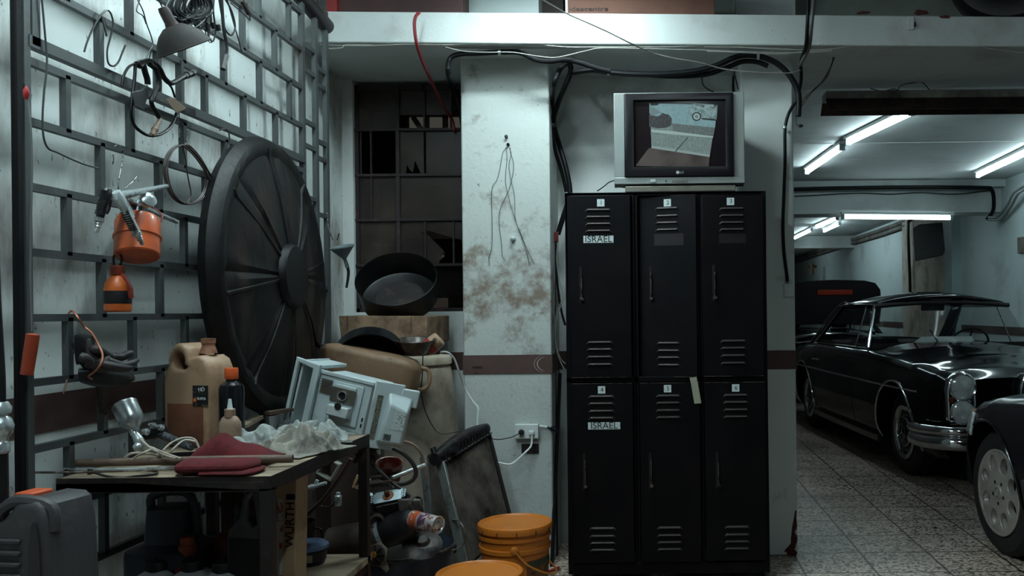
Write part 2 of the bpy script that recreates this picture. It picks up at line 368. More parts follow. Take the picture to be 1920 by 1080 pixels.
# ---------------------------------------------------------------- lamps
M_tube = emis('fluorescent_tube', (214, 240, 246), 22)
M_white = mt('white_enamel', (200, 208, 206), .4)
def fixture(name, label, p0, p1, ntube=1, down=.03, group=None, mat=None):
    p0 = V(p0); p1 = V(p1); d = (p1-p0); L_ = d.length
    m = frame(p0, d, (0, 0, 1)); t = thing(name, label, 'ceiling light', m=m, group=group)
    MB().box((.0, -.03, -.01), (.028, .03, L_+.01)).build('housing', M_white, t, local=True, bev=.004)
    for k in range(ntube):
        off = (k-(ntube-1)/2)*.05
        MB().at(M.Translation((-down, off, .03))).cyl(.019, 0, L_-.06, 14).build('tube', mat or M_tube, t, local=True)
        for z in (0, L_-.03): MB().box((-down-.022, off-.022, z), (.0, off+.022, z+.03)).build('lamp_holder', mt('lamp_holder_plastic', (120, 140, 140), .5), t, local=True)
    return t
zt = ZG-.03
g = 'fluorescent lamps on the garage ceiling'
fixture('tube_lamp', 'lit fluorescent tube nearer end of the slanting pair under the garage ceiling', PZ(1588, 262, zt), PZ(1712, 202, zt), group=g)
fixture('tube_lamp', 'lit fluorescent tube farther end of the slanting pair under the garage ceiling', PZ(1512, 318, zt), PZ(1580, 270, zt), group=g)
fixture('tube_lamp', 'lit fluorescent tube cut off by the right edge of the photo', PZ(1832, 325, zt), PZ(2010, 240, zt), group=g)
fixture('tube_lamp', 'lit fluorescent tube running level along the far garage beam', P(1578, 402, 9.80), P(1786, 404, 9.80), group=g)
fixture('tube_lamp', 'small lit tube far back near the pillar, nearer of the two', PZ(1530, 423, zt), PZ(1570, 406, zt), group=g)
fixture('tube_lamp', 'small lit tube far back near the pillar, farther of the two', PZ(1490, 444, zt), PZ(1522, 428, zt), group=g)
# more of the same row deeper in and over the second row of cars
fixture('tube_lamp', 'lit tube over the middle of the garage out of view', (3.0, 14, zt), (3.0, 15.3, zt), group=g)
fixture('tube_lamp', 'lit tube deep in the garage behind the far beam', (2.4, 19, zt), (2.4, 20.3, zt), group=g)
fixture('tube_lamp', 'lit tube over the near car out of view', (3.2, 5.9, zt), (3.2, 7.1, zt), group=g)
# workshop lamps overhead, above the frame
M_tube2 = emis('fluorescent_tube_workshop', (214, 238, 242), 84)
M_tube3 = emis('fluorescent_tube_slab', (214, 238, 242), 150)
def reflector(t, L_):
    MB().box((-.055, -.09, -.01), (.03, -.085, L_+.01)).build('reflector', M_white, t, local=True)
    MB().box((-.055, .085, -.01), (.03, .09, L_+.01)).build('reflector', M_white, t, local=True)
for lab, a, b in (('workshop lamp close above the white slab over the lit pillar', (-.66, 3.70, 2.88), (-.14, 3.74, 2.88)),
                  ('workshop lamp above the near end of the steel grille', (-1.12, .9, 3.05), (-1.12, 2.1, 3.05)),
                  ('workshop lamp above the far end of the steel grille', (-1.12, 2.25, 3.05), (-1.12, 3.35, 3.05)),
                  ('workshop lamp high up over the camera', (.35, -.4, 3.5), (.35, .8, 3.5))):
    t = fixture('tube_lamp', lab, a, b, 2, .045, 'workshop lamps overhead', M_tube3 if 'slab' in lab else M_tube2); reflector(t, (V(b)-V(a)).length)
    for q_ in (V(a)*.85+V(b)*.15, V(a)*.15+V(b)*.85): MB().tube([q_+V((0, 0, .02)), (q_.x, q_.y, ZC)], .004, 6).build('hanger', M_steel, t)
# unlit reflector lamp hanging below the slab
t = thing('unlit_lamp', 'unlit lamp with a grimy metal reflector hanging below the white slab at top right', 'ceiling light', P(1545, 200, 4.98))
a = P(1545, 190, 4.98); L_ = 1.5
def chan(prof): return MB().loft([[(x, a.y+y, a.z+z-.02*(x-a.x)*0) for y, z in prof] for x in (a.x, a.x+L_)], caps=True)
chan([(-.06, .045), (.06, .045), (.06, .0), (-.06, .0)]).build('housing', mt('grimy_grey', (158, 158, 152), .6, 0, (70, 64, 60), 4, .4, .7), t, bev=.004)
chan([(-.06, .0), (-.11, -.075), (-.105, -.075), (-.05, .0)]).build('reflector', mt('rusty_reflector', (70, 54, 50), .45, .4, (40, 32, 32), 8, .4, .6), t)
chan([(.06, .0), (.11, -.06), (.105, -.06), (.05, .0)]).build('reflector', MATS['rusty_reflector'], t)
MB().at(TR((a.x+.35, a.y, a.z-.02), ry=90)).cyl(.014, 0, .05).at(TR((a.x+.5, a.y, a.z-.02), ry=90)).cyl(.014, 0, .05).build('lamp_holder', mt('grey_plastic', (120, 120, 116), .5), t)
wires('cable', [[P(1632, 166, 5.02), P(1655, 171, 4.99), P(1675, 167, 5), P(1688, 171, 4.98)], [P(1684, 170, 4.98), P(1690, 160, 5.05), P(1715, 155, 5.06), P(1730, 155, 5.05), P(1742, 168, 4.99)]], .003, M_black, 'thin black wire looping on top of the unlit lamp', 'cable')
w = bpy.data.worlds.new('world'); SC.world = w; w.use_nodes = True
w.node_tree.nodes['Background'].inputs[0].default_value = (.45, .40, .55, 1); w.node_tree.nodes['Background'].inputs[1].default_value = .02
# ================================================================ steel grille on the left wall
XG = -1.505; BW = .019; BD = .018
def Yof(px): return PX(px, 400, XG).y
ZL = [.93, 1.092, 1.25, 1.41, 1.569, 1.728, 1.875, 1.925, 2.068, 2.234, 2.40, 2.56]
gr = thing('steel_grille', 'grey welded steel grille with a brick pattern of bars along the left wall', 'grille', (XG, 2.1, 0))
y0 = 2.095; yE = 3.79
gb = MB()
def hb(z, a, b, w=BW): return gb.box((XG-BD, a, z-w/2), (XG, b, z+w/2))
def vb(y, za, zb, w=BW, x=XG): return gb.box((x-BD, y-w/2, za), (x, y+w/2, zb))
for i, z in enumerate(ZL):
    hb(z, y0, yE)
hb(.77, y0, yE); hb(.6, y0, yE)
A = [2.26, 2.54, 2.825, 3.1, 3.38, 3.66]; B = [2.40, 2.683, 2.965, 3.245, 3.52]
rows = [(.6, .77), (.77, .93)]+[(ZL[i], ZL[i+1]) for i in range(len(ZL)-1)]
pat = ['A', 'B', 'B', 'A', 'B', 'A', 'B', 'A', None, 'B', 'A', 'B', 'A']
pat = ['B', 'A', 'B', 'A', 'B', 'A', 'B', 'A', None, 'B', 'A', 'B', 'A']
for (za, zb), p in zip(rows, pat):
    if p:
        for y in (A if p == 'A' else B):
            vb(y, za, zb)
gb.build('lattice', M_steel, gr)
fr = MB()
for y, w in ((y0+.012, .026), (2.115+.03, .02), (yE, .026), (3.94, .024), (4.075, .024)):
    pass
MB().box((XG-BD, 2.096, .35), (XG+.004, 2.118, 2.75)).build('post', M_steel, gr)
MB().box((XG-BD, yE-.013, .4), (XG+.003, yE+.013, 2.75)).build('post', M_steel, gr)
MB().box((XG-BD, 3.925, .4), (XG+.003, 3.950, 2.70)).build('post', M_steel, gr)
MB().box((XG-BD, 4.052, .4), (XG+.003, 4.078, 2.66)).build('post', M_steel, gr)
for k, z in enumerate([.75+.166*i for i in range(12)]):
    MB().box((XG-BD, yE, z+(.08 if k % 2 else .02)-.009), (XG, 3.94, z+(.08 if k % 2 else .02)+.009)).build('rung', M_steel, gr)
    if k % 2 == 0 or k > 5: MB().box((XG-BD, 3.94, z-.009+(.05 if k % 2 else -.04)), (XG, 4.06, z+.009+(.05 if k % 2 else -.04))).build('rung', M_steel, gr)
MB().box((XG-BD, 2.122, 1.915), (XG+.006, 2.15, 2.75)).box((XG-BD, 2.112, 1.908), (XG+.006, 3.79, 1.936)).box((XG-BD, 2.80, 1.93), (XG+.002, 2.818, 2.07)).build('inner_frame', M_steel, gr)
MB().tube([(XG-.02, 3.2, 2.70), (XG-.01, 4.10, 2.60)], .035, 12).build('top_rail', mt('dark_rail', (44, 38, 40), .45, .3), gr)
# dark post nearer the camera
t = one('steel_post', MB().box((XG-.012, 2.070, .0), (XG+.003, 2.092, 2.9)), mt('dark_post', (10, 8, 11), .6, 0, (46, 38, 38), 30, .68, .74, spec=.2), 'tall almost black steel post at the left end of the grille', 'post', bev=.003)
HX = XG+.02
def hang(px, py, d=0): return PX(px, py, XG+.012+d)
# ---- air hose with chrome couplings at the far left edge
t = thing('air_hose', 'black hose with a worn chrome coupling hanging at the left edge of the photo', 'hose', P(2, 900, 1.9))
MB().tube([P(-14, 380, 1.9), P(-8, 560, 1.9), P(0, 700, 1.9), P(1, 760, 1.9)], .010, 10, 5).tube([P(1, 840, 1.9), P(3, 1000, 1.9), P(0, 1090, 1.9)], .014, 10, 5).build('hose', M_black, t)
M_chrome = mt('worn_chrome', (196, 204, 206), .25, .65, (90, 86, 84), 25, .5, .7, .1, 90)
cmb = MB().at(M.Translation(P(0, 850, 1.9)))
cmb.lathe([(.016, 0), (.019, .004), (.019, .02), (.015, .026), (.018, .035), (.025, .045), (.027, .06), (.022, .075), (.016, .082), (.022, .088), (.023, .1), (.016, .112)], 16)
cmb.build('coupling', M_chrome, t)
# ---- loose wires on the left
wires('cord', [[hang(78, -5), hang(84, 60), hang(88, 120), hang(82, 180), hang(80, 240), hang(88, 275), hang(110, 287), hang(150, 305), hang(185, 316)]], .0026, M_steel, 'thin grey wire dropping down the left of the grille and bending right', 'wire')
t = thing('screwdriver', 'orange cylindrical handle hanging on a thin cord beside the dark post', 'tool', P(55, 705, 2.07))
MB().at(frame(P(50, 703, 2.07), P(62, 624, 2.07)-P(50, 703, 2.07))).lathe([(.001, 0), (.0135, .001), (.0142, .05), (.0142, .097), (.001, .1)], 20).build('handle', mt('orange_red_plastic', (150, 58, 34), .45, 0, (80, 30, 26), 20, .5, .75), t)
MB().tube([P(60, 622, 2.07), P(57, 500, 2.07), P(60, 330, 2.07), P(58, 240, 2.07), P(52, 185, 2.075)], .0022, 6, 5).build('cord', mt('grey_cord', (98, 98, 96), .5), t)
MB().at(frame(P(49, 185, 2.07), (0, 0, 1))).lathe([(.002, -.002), (.007, .008), (.0065, .02), (.002, .03)], 12).build('plug', mt('red_plastic', (160, 36, 40), .4), t)
MB().tube([P(44, 172, 2.07), P(43, 158, 2.07)], .005, 8).build('clip', M_black, t)
# bent wires hooks top
M_bw = mt('dull_wire', (70, 70, 70), .4, .6)
wires('wire_hook', [[hang(158, 97), hang(163, 80), hang(172, 58), hang(185, 35), hang(198, 20), hang(207, 24), hang(212, 45), hang(207, 70), hang(201, 95), hang(203, 118), hang(213, 124), hang(222, 116), hang(228, 102), hang(235, 85)], [hang(190, 30), hang(197, 55), hang(200, 68)]], .0026, M_bw, 'bent dark wire hooked over a bar near the top left of the grille', 'wire')
wires('wire_hook', [[hang(258, 0), hang(268, 20), hang(275, 45), hang(284, 70), hang(286, 85), hang(278, 100), hang(273, 112)], [hang(262, 0), hang(256, 20), hang(268, 30), hang(274, 45)], [hang(286, 85), hang(283, 98), hang(279, 113)]], .0018, M_bw, 'thin twisted wire holding up the cable harness on the grille', 'wire')
# ---- rusty lamp shade
lp = hang(338, 76, .09)
m = frame(lp, (-.30, -.46, .9))
t = thing('lamp_shade', 'rusty brown conical metal lamp shade hanging from the top of the grille', 'lamp shade', m=m)
M_rust = mt('rusty_brown', (30, 21, 18), .75, 0, (18, 14, 13), 9, .42, .65, .2, 60)
MB().at(TR(s=(1, 1, .9))).lathe([(.018, .050), (.030, .046), (.050, .030), (.068, .006), (.080, -.024), (.083, -.026), (.080, -.029), (.064, .0), (.046, .022), (.02, .036)], 36, caps=False).build('shade', M_rust, t, local=True)
MB().lathe([(.002, .100), (.013, .099), (.016, .088), (.017, .055), (.020, .045)], 20).build('socket', mt('dark_brown_socket', (44, 32, 32), .5), t, local=True)
MB().tube([(0, 0, .1), (0, .002, .13), (.004, -.005, .17)], .0025, 6, 4).build('cord', M_black, t, local=True)
# ---- big tangle of wires at top
rnd = random.Random(3)
t = thing('wire_bundle', 'large tangle of black wires and connectors hanging at the top of the grille', 'cable', hang(385, 60, .03))
for k in range(36):
    cx = rnd.uniform(335, 375); w = rnd.uniform(8, 26); b = rnd.uniform(25, 55)
    tp = rnd.uniform(-12, 0); d = rnd.uniform(.02, .09)
    pts = [hang(cx-w*.7, tp, d), hang(cx-w, b*.5, d), hang(cx-w*.5, b*.9, d+.01), hang(cx+w*.2, b, d+.015), hang(cx+w, b*.6, d), hang(cx+w*.8, tp, d)]
    MB().tube(pts, rnd.choice((.0022, .003, .004)), 5, 5).build('wire_loop', mt('jet_black_cable', (8, 8, 10), .4, spec=.3) if k % 3 else mt('dark_teal_wire', (24, 30, 32), .35), t)
for (pts, r) in (([(392, -5), (396, 40), (390, 62), (398, 78), (404, 60), (400, 20), (402, -5)], .003), ([(410, -5), (418, 40), (424, 58), (434, 66), (441, 50), (434, 20), (420, -5)], .0032),
                 ([(415, -5), (419, 50), (424, 80), (425, 100), (419, 125)], .006), ([(425, -5), (440, 50), (449, 80), (453, 96)], .0022), ([(372, 40), (380, 62), (392, 66), (402, 55)], .002),
                 ([(384, 55), (389, 72), (395, 80), (402, 72), (404, 56)], .0018), ([(432, 5), (450, 20), (463, 32), (469, 38), (466, 18), (462, 6)], .0022), ([(340, -5), (360, 20), (352, 42), (340, 30)], .004), ([(398, -5), (392, 25), (387, 45)], .008)):
    MB().tube([hang(x, y, .045) for x, y in pts], r, 6, 5).build('wire_loop', M_black, t)
MB().tube([hang(452, 0, .04), hang(466, 25, .04)], .010, 8).build('connector', mt('dark_connector', (52, 42, 42), .5), t)
MB().tube([hang(424, 104, .05), hang(418, 130, .05)], .009, 8).build('connector', M_black, t)
for x, y in ((388, 52), (399, 48), (408, 52)): MB().tube([hang(x, y-6, .05), hang(x+2, y+6, .05)], .008, 6).build('connector', M_black, t)
# ---- cable harness with plugs
M_jet = mt('jet_black_cable', (8, 8, 10), .4, spec=.3)
t = thing('cable_harness', 'black cable harness with plugs and a tan connector hanging in loops on the grille', 'cable', hang(300, 190, .03))
def hp(pts, d=.03): return [hang(x, y, d) for x, y in pts]
for pts, r in (([(262, 120), (276, 114), (290, 118), (300, 130), (308, 146), (320, 156), (334, 150), (345, 143)], .006), ([(258, 118), (242, 125), (232, 142), (229, 162)], .0028), ([(268, 118), (272, 135), (276, 148), (277, 158)], .0065),
               ([(280, 120), (292, 130), (297, 150), (296, 170)], .006), ([(254, 118), (252, 150), (247, 190), (246, 215), (252, 235), (266, 248), (280, 254), (300, 252), (318, 240), (328, 222), (331, 212)], .0036),
               ([(296, 160), (290, 175), (284, 192), (292, 210), (298, 220)], .005), ([(314, 155), (322, 165), (328, 183)], .0025), ([(256, 120), (268, 116), (262, 124), (256, 118)], .006)):
    MB().tube(hp(pts), r*1.3, 8, 5).build('cable', M_jet, t)
MB().tube(hp([(345, 144), (364, 135)]), .0095, 8).tube(hp([(350, 141), (353, 140)]), .0115, 8).tube(hp([(358, 138), (361, 137)]), .0115, 8).build('connector', mt('dark_brown_plastic', (40, 34, 34), .5), t)
MB().loft([[hang(x, y, d) for x, y in ((247, 172), (266, 168), (277, 158), (279, 178), (268, 207), (252, 200))] for d in (.02, .05)]).build('relay', mt('navy_black', (20, 20, 28), .4), t, bev=.003)
MB().loft([[hang(x, y, d) for x, y in ((310, 186), (322, 182), (349, 202), (347, 206), (330, 212))] for d in (.02, .045)]).build('connector', mt('tan_connector', (112, 92, 74), .6), t, bev=.002)
MB().loft([[hang(x, y, d) for x, y in ((346, 198), (367, 204), (367, 221), (345, 212))] for d in (.0, .02)]).build('connector', M_black, t, bev=.002)
c0 = hang(301, 222, .03); c1 = hang(276, 272, .03)
MB().at(frame(c0, c1-c0)).lathe([(.004, 0), (.0055, .008), (.006, .03), (.009, .045), (.0105, .052), (.0085, .056), (.0085, .075), (.004, .078)], 14).build('bulb_holder', mt('tan_holder', (128, 106, 90), .5, 0, (60, 46, 44), 40, .5, .6), t)
# ---- coil of wire
t = thing('wire_coil', 'loose coil of thin brown wire hanging from twisted wire beside the big round lid', 'wire', hang(350, 300, .03))
M_brw = mt('brown_wire', (58, 46, 44), .45)
for dx, r in ((0, .0026), (7, .0022), (3, .0026)):
    MB().tube([hang(x+dx, y, .03+dx*.001) for x, y in ((340, 272), (322, 278), (309, 300), (308, 330), (318, 362), (338, 381), (362, 380), (380, 362), (386, 330), (372, 300), (352, 276))], r, 6, 5, True).build('wire_loop', M_brw, t)
for dx in (0, 6): MB().tube([hang(x+dx, y, .04) for x, y in ((346, 274), (364, 292), (384, 320), (400, 350), (409, 376))], .0028, 6, 5).build('wire_loop', M_brw, t)
MB().tube(hp([(342, 274), (348, 300), (352, 330), (358, 365), (350, 380)]), .0024, 6, 5).build('wire_loop', M_brw, t)
M_tw = mt('twisted_galvanised', (150, 152, 148), .35, .8, (50, 46, 46), 120, .45, .55)
wires('twisted_wire', [hp([(335, 206), (337, 240), (336, 270), (345, 274), (350, 262), (352, 245)])], .0022, M_tw, 'pale twisted wire from which the brown wire coil hangs', 'wire')
# ---- hook wire and clamp at the top of the big lid
wires('wire_hook', [hp([(412, 244), (424, 242), (430, 255), (430, 300)])], .0026, M_bw, 'dark bent wire hook over the bar above the big round lid', 'wire')
# ---- orange spray cup gun with two air guns
wires('twisted_wire', [hp([(213, 276), (222, 272), (230, 283), (229, 305), (222, 340), (222, 355)]), hp([(212, 290), (213, 300), (211, 308)]), hp([(258, 330), (246, 344), (234, 354)])], .0019, M_tw, 'thin twisted wire holding the cluster of air guns on the grille', 'wire')
o = hang(258, 430, .07)
m = frame(o, (-.17, .33, 1))
t = thing('spray_canister', 'orange metal canister hanging on the grille behind the air guns', 'spray canister', m=m)
M_or = mt('orange_enamel', (186, 84, 38), .38, 0, (120, 48, 28), 7, .45, .75, .05, coat=.3)
MB().lathe([(.002, -.082), (.053, -.082), (.056, -.078), (.056, -.030), (.0595, -.028), (.0595, -.022), (.056, -.02), (.056, .02), (.050, .034), (.030, .045), (.018, .048), (.002, .049)], 36).build('cup', M_or, t, local=True)
MB().lathe([(.018, .046), (.024, .048), (.024, .062), (.012, .066), (.010, .085)], 20).build('neck', mt('gun_metal', (90, 90, 92), .3, .9), t, local=True)
MB().tube([(-.045, .02, .01), (-.05, .03, .05), (0, .035, .09), (.05, .03, .05), (.045, .02, .01)], .002, 6, 5).build('wire_handle', mt('red_wire', (120, 50, 40), .4), t, local=True)
MB().at(frame((.03, -.02, .07), (.5, -.3, .1))).lathe([(.02, 0), (.022, .01), (.012, .012), (.024, .018), (.006, .03)], 12).build('valve', M_chrome, t, local=True)
def airgun(label, body, tip, tube, bodymat, m2):
    """body: list of px points grip bottom -> head -> nozzle"""
    t = thing('air_gun', label, 'air gun', body[0])
    g0, g1, n1 = body
    ax = (g1-g0).normalized(); L_ = (g1-g0).length
    side = ax.cross(V((0, 0, 1)) if abs(ax.z) < .9 else V((1, 0, 0)))
    q = frame(g0, ax, (n1-g1))
    rings = []
    for u, w, h in ((0, .010, .009), (.2, .011, .010), (.55, .013, .010), (.8, .016, .012), (1, .020, .013), (1.12, .012, .010)):
        rings.append([(w*cos(a), h*sin(a), u*L_) for a in [2*pi*i/14 for i in range(14)]])
    MB().at(q).loft(rings).build('body', bodymat, t)
    r = MB().at(q)
    for k in range(9): r.box((-.013, -.009, L_*(.12+.06*k)), (-.008, .009, L_*(.12+.06*k)+.003))
    r.build('grip_ribs', M_black, t)
    MB().at(q).tube([(.012, 0, L_*.92), (.028, 0, L_*.8), (.032, 0, L_*.5), (.026, 0, L_*.3)], .0035, 8, 4).build('trigger', m2, t)
    MB().tube([g1, g1+(n1-g1)*.5, n1], [.012, .0082, .0068], 12).build('nozzle', M_chrome, t)
    MB().at(frame(g0, -ax)).lathe([(.011, -.002), (.011, .008), (.007, .01), (.0085, .014), (.006, .018), (.0075, .022), (.0045, .026), (.0055, .032), (.004, .037)], 14).build('fitting', M_chrome, t)
    return t
M_alu = mt('cast_aluminium', (196, 206, 208), .3, .45, (120, 122, 122), 30, .52, .62)
airgun('chrome air blow gun hanging in front of the orange canister', [hang(256, 436, .14), hang(222, 368, .13), hang(312, 349, .06)], None, None, M_alu, M_alu)
airgun('black handled air blow gun hanging left of the orange canister', [hang(187, 410, .07), hang(200, 360, .08), hang(331, 416, .03)], None, None, mt('black_grip', (26, 26, 28), .35), M_black)
# ---- orange bottle
m = M.Translation(hang(221, 585, .045))
t = thing('orange_bottle', 'small orange bottle with a black label standing on a grille bar', 'bottle', m=m)
MB().lathe([(.001, 0), (.030, 0), (.033, .004), (.033, .062), (.030, .078), (.018, .096), (.013, .100), (.013, .118), (.001, .119)], 28).build('bottle_body', mt('orange_plastic', (196, 96, 40), .35, 0, (140, 56, 30), 9, .5, .8), t, local=True)
MB().lathe([(.0335, .022), (.0337, .023), (.0337, .056), (.0335, .057)], 28, caps=False).build('label', mt('black_label', (22, 20, 24), .5), t, local=True)
MB().lathe([(.017, .1), (.018, .102), (.018, .122), (.014, .126), (.001, .127)], 18).build('cap', mt('dark_orange', (120, 48, 28), .45), t, local=True)
MB().at(frame((.022, -.005, .085), (.35, 0, -.9))).loft([[(w*cos(a), .004*sin(a), z) for a in [2*pi*i/12 for i in range(12)]] for z, w in ((-.02, .004), (0, .012), (.03, .013), (.052, .006))]).build('red_flap', mt('red_brown_plastic', (128, 44, 34), .4), t, local=True)
MB().tube([(-.006, 0, .12), (-.01, 0, .15), (.006, 0, .158), (.012, 0, .14), (.004, 0, .122)], .003, 8, 4, True).build('hook', M_rust, t, local=True)
# ---- rubber gloves draped on the bar
M_glove = mt('black_glove', (34, 30, 34), .5, 0, (58, 52, 52), 9, .45, .75, .35, 45)
t = thing('rubber_gloves', 'pair of worn black rubber gloves lying over a bar of the grille', 'gloves', hang(195, 690, .05))
q = lambda x, y, d=.06: hang(x, y, d)
def glove(parent, pts, fing, cuff):
    mb = MB(); mb.tube([q(*p) for p in pts], [cuff, cuff*.85, .024, .028, .024], 14, 5); o = mb.build('glove_palm', M_glove, parent, sub=1)
    for f in fing: MB().tube([q(*p) for p in f], [.011, .0125, .0115, .010, .004], 10, 4).build('glove_finger', M_glove, parent, sub=1)
glove(t, [(150, 640, .03), (158, 660, .04), (172, 680, .05), (190, 682, .06), (205, 676, .07)],
      [[(200, 668, .06), (225, 670, .07), (240, 664, .08), (250, 660, .08)], [(200, 676, .08), (225, 685, .09), (245, 682, .1), (260, 674, .1)], [(190, 682, .08), (215, 688, .1), (238, 690, .1), (256, 684, .1)], [(170, 660, .05), (180, 655, .07), (200, 665, .07), (215, 672, .08)], [(150, 668, .08), (160, 672, .09), (170, 680, .09), (160, 690, .08)]], .026)
MB().loft([[q(x, y, d) for x, y in ((138, 622), (180, 630), (179, 645), (172, 665), (160, 680), (142, 686), (139, 660))] for d in (.01, .03, .055)]).build('glove_cuff', mt('shiny_black_rubber', (20, 18, 22), .3, bump=.2, bscale=20), t, bev=.006, sub=1)
MB().loft([[q(x+dx, y+dy, d) for x, y in ((145, 688), (190, 688), (240, 694), (256, 706), (244, 714), (205, 722), (180, 722), (148, 712))] for d, dx, dy in ((.0, 0, 0), (.03, 0, 2), (.06, 0, 6))]).build('glove_cuff', MATS['shiny_black_rubber'], t, bev=.006, sub=1)
MB().loft([[q(x, y, d) for x, y in ((178, 712), (202, 715), (202, 778), (186, 778))] for d in (.0, .012)]).build('glove_cuff', MATS['shiny_black_rubber'], t, bev=.004)
wires('copper_wire', [[q(128, 588, .02), q(136, 583, .03), q(148, 598, .05), q(158, 612, .05), q(172, 624, .07), q(184, 645, .1), q(192, 665, .12), q(188, 684, .13), q(176, 698, .11), q(166, 706, .09), q(172, 711, .08)]], .0024, mt('copper', (176, 112, 86), .35, .6), 'bent copper coloured wire hooked on the grille over the black gloves', 'wire')
wires('copper_wire', [[q(126, 712, .02), q(122, 725, .02), q(119, 738, .02)]], .002, mt('dull_copper', (110, 80, 66), .5, .4), 'short dull copper wire hanging below the bar under the gloves', 'wire')
# ================================================================ big round lid
m = frame((-1.405, 3.285, 1.395), (1, .04, .03), (0, 1, 0))     # local z to the room, x along wall, y up-ish
t = thing('tank_cover', 'huge dirty black round plastic tank cover with radial ribs leaning on the grille', 'tank cover', m=m)
M_lid = mt('dirty_black_plastic', (9, 8, 10), .48, 0, (54, 43, 36), 4.2, .50, .76, .25, 30, st=(1.6, .7, 1), rough2=.65, spec=.3)
Rr = .515
def lidz(r, a):
    z = .055*(1-min(r/Rr, 1)**2*.85)
    k = (a/(2*pi)*8) % 1
    return z
prof = [(Rr-.012, -.062), (Rr+.004, -.03), (Rr-.004, -.010), (Rr-.016, .006), (Rr-.032, .012), (Rr-.050, .010), (Rr-.066, .004), (.40, .014), (.30, .032), (.20, .042), (.13, .046), (.123, .046), (.119, .062), (.112, .070), (.06, .074), (.001, .075)]
n = 96; rings = []
for r, z in prof:
    ring = []
    for j in range(n):
        a = 2*pi*j/n; dz = 0
        if .125 < r < Rr-.04:
            k = (j % 12); dz = -.006 if k in (0,) else (.003 if k in (1, 11) else 0)
            dz += .004*noise.noise(V((r*6*cos(a), r*6*sin(a), 3)))
        ring.append((r*cos(a), r*sin(a), z+dz))
    rings.append(ring)
MB().loft(rings).build('lid_disc', M_lid, t, local=True, sm=28)
pr_ = sorted(prof)
def lz0(r):
    for (ra, za), (rb, zb) in zip(pr_, pr_[1:]):
        if ra <= r <= rb: return za+(zb-za)*(r-ra)/(rb-ra+1e-9)
    return 0
for j in range(8):
    a = 2*pi*j/8+.16; r0, r1 = .125, Rr-.04
    m2 = M.Rotation(a, 4, 'Z')
    MB().at(m2).loft([[(r, -.009, lz0(r)-.004), (r, -.004, lz0(r)+.0045), (r, .004, lz0(r)+.0045), (r, .009, lz0(r)-.004)] for r in [r0+(r1-r0)*i/8 for i in range(9)]]).build('rib', M_lid, t, local=True)
MB().at(frame((-.33, .33, -.02), (-.7, .7, .2))).lathe([(.012, 0), (.02, .01), (.012, .03)], 8).box((-.03, -.006, .01), (.03, .006, .03)).build('clamp', M_black, t, local=True)
# ---- funnel hanging right of lid
o = P(641, 462, 3.95)
t = thing('funnel', 'grey funnel hanging on a thin chain just right of the huge tank cover', 'funnel', m=frame(o, (-.12, -.22, .9)))
MB().lathe([(.052, .0), (.054, .001), (.054, -.004), (.010, -.055), (.007, -.065), (.006, -.10), (.001, -.10)], 30, caps=False).at(M.Identity(4)).lathe([(.052, 0), (.009, -.05), (.001, -.051)], 30, caps=False).build('cone', mt('grey_plastic_funnel', (92, 104, 106), .45, 0, (60, 60, 62), 10, .5, .8), t, local=True)
MB().tube([(0, 0, -.06), (.0, .01, -.12), (-.022, .0, -.19)], [.008, .007, .0055], 10, 4).build('spout_hose', M_rust, t, local=True)
wires('chain', [[P(613, 397, 4.02), P(616, 425, 4.0), P(624, 450, 3.96)], [P(636, 438, 3.9), P(632, 450, 3.92)]], .0028, M_tw, 'thin twisted chain from which the grey funnel hangs', 'chain')
# ================================================================ lockers
YL = 4.07; S = FL/YL
def lx(px): return (px-1225)/S
def lz(py, px=1250): return P(px, py, YL).z
M_lock = mt('locker_paint', (7, 6, 9), .45, .0, (20, 16, 18), 5, .45, .8, .05, 40, col3=(120, 112, 108), scale3=170, lo3=.775, hi3=.79, spec=.16)
M_edge = mt('locker_worn_edge', (60, 52, 50), .5, .2)
lk = thing('lockers', 'black six-door steel locker cabinet with numbered doors and a television on top', 'lockers', (lx(1250), YL, 0))
x0, x1, zt_ = lx(1061), lx(1438), lz(360)
YBk = YL+.40
body = MB().box((x0, YL, .03), (x0+.012, YBk, zt_)).box((x1-.012, YL, .03), (x1, YBk, zt_)).box((x0, YL, zt_-.012), (x1, YBk, zt_)).box((x0, YBk-.01, .03), (x1, YBk, zt_))
zm = lz(711)
for a, b in ((1061, 1071), (1187, 1197), (1306, 1318), (1430, 1438)): body.box((lx(a), YL, .03), (lx(b), YL+.03, zt_))
body.box((x0, YL, zm-.012), (x1, YL+.03, zm+.012)).box((x0, YL, zt_-.015), (x1, YL+.03, zt_)).box((x0, YL-.002, .03), (x1, YL+.03, lz(1055)))
body.box((lx(1190), YL, .03), (lx(1193), YBk, zt_)).box((lx(1311), YL, .03), (lx(1314), YBk, zt_)).box((x0, YL, zm-.002), (x1, YBk, zm+.002))
body.build('cabinet_body', M_lock, lk, bev=.0015)
for x in (x0+.02, x1-.05):
    for y in (YL+.02, YBk-.05): MB().box((x, y, 0), (x+.03, y+.03, .035)).build('foot', M_lock, lk)
M_lab = mt('paper_label', (196, 206, 206), .6); M_ink = mt('black_ink', (16, 16, 18), .6)
M_lv = mt('louvre_edge', (66, 60, 58), .38, .3)
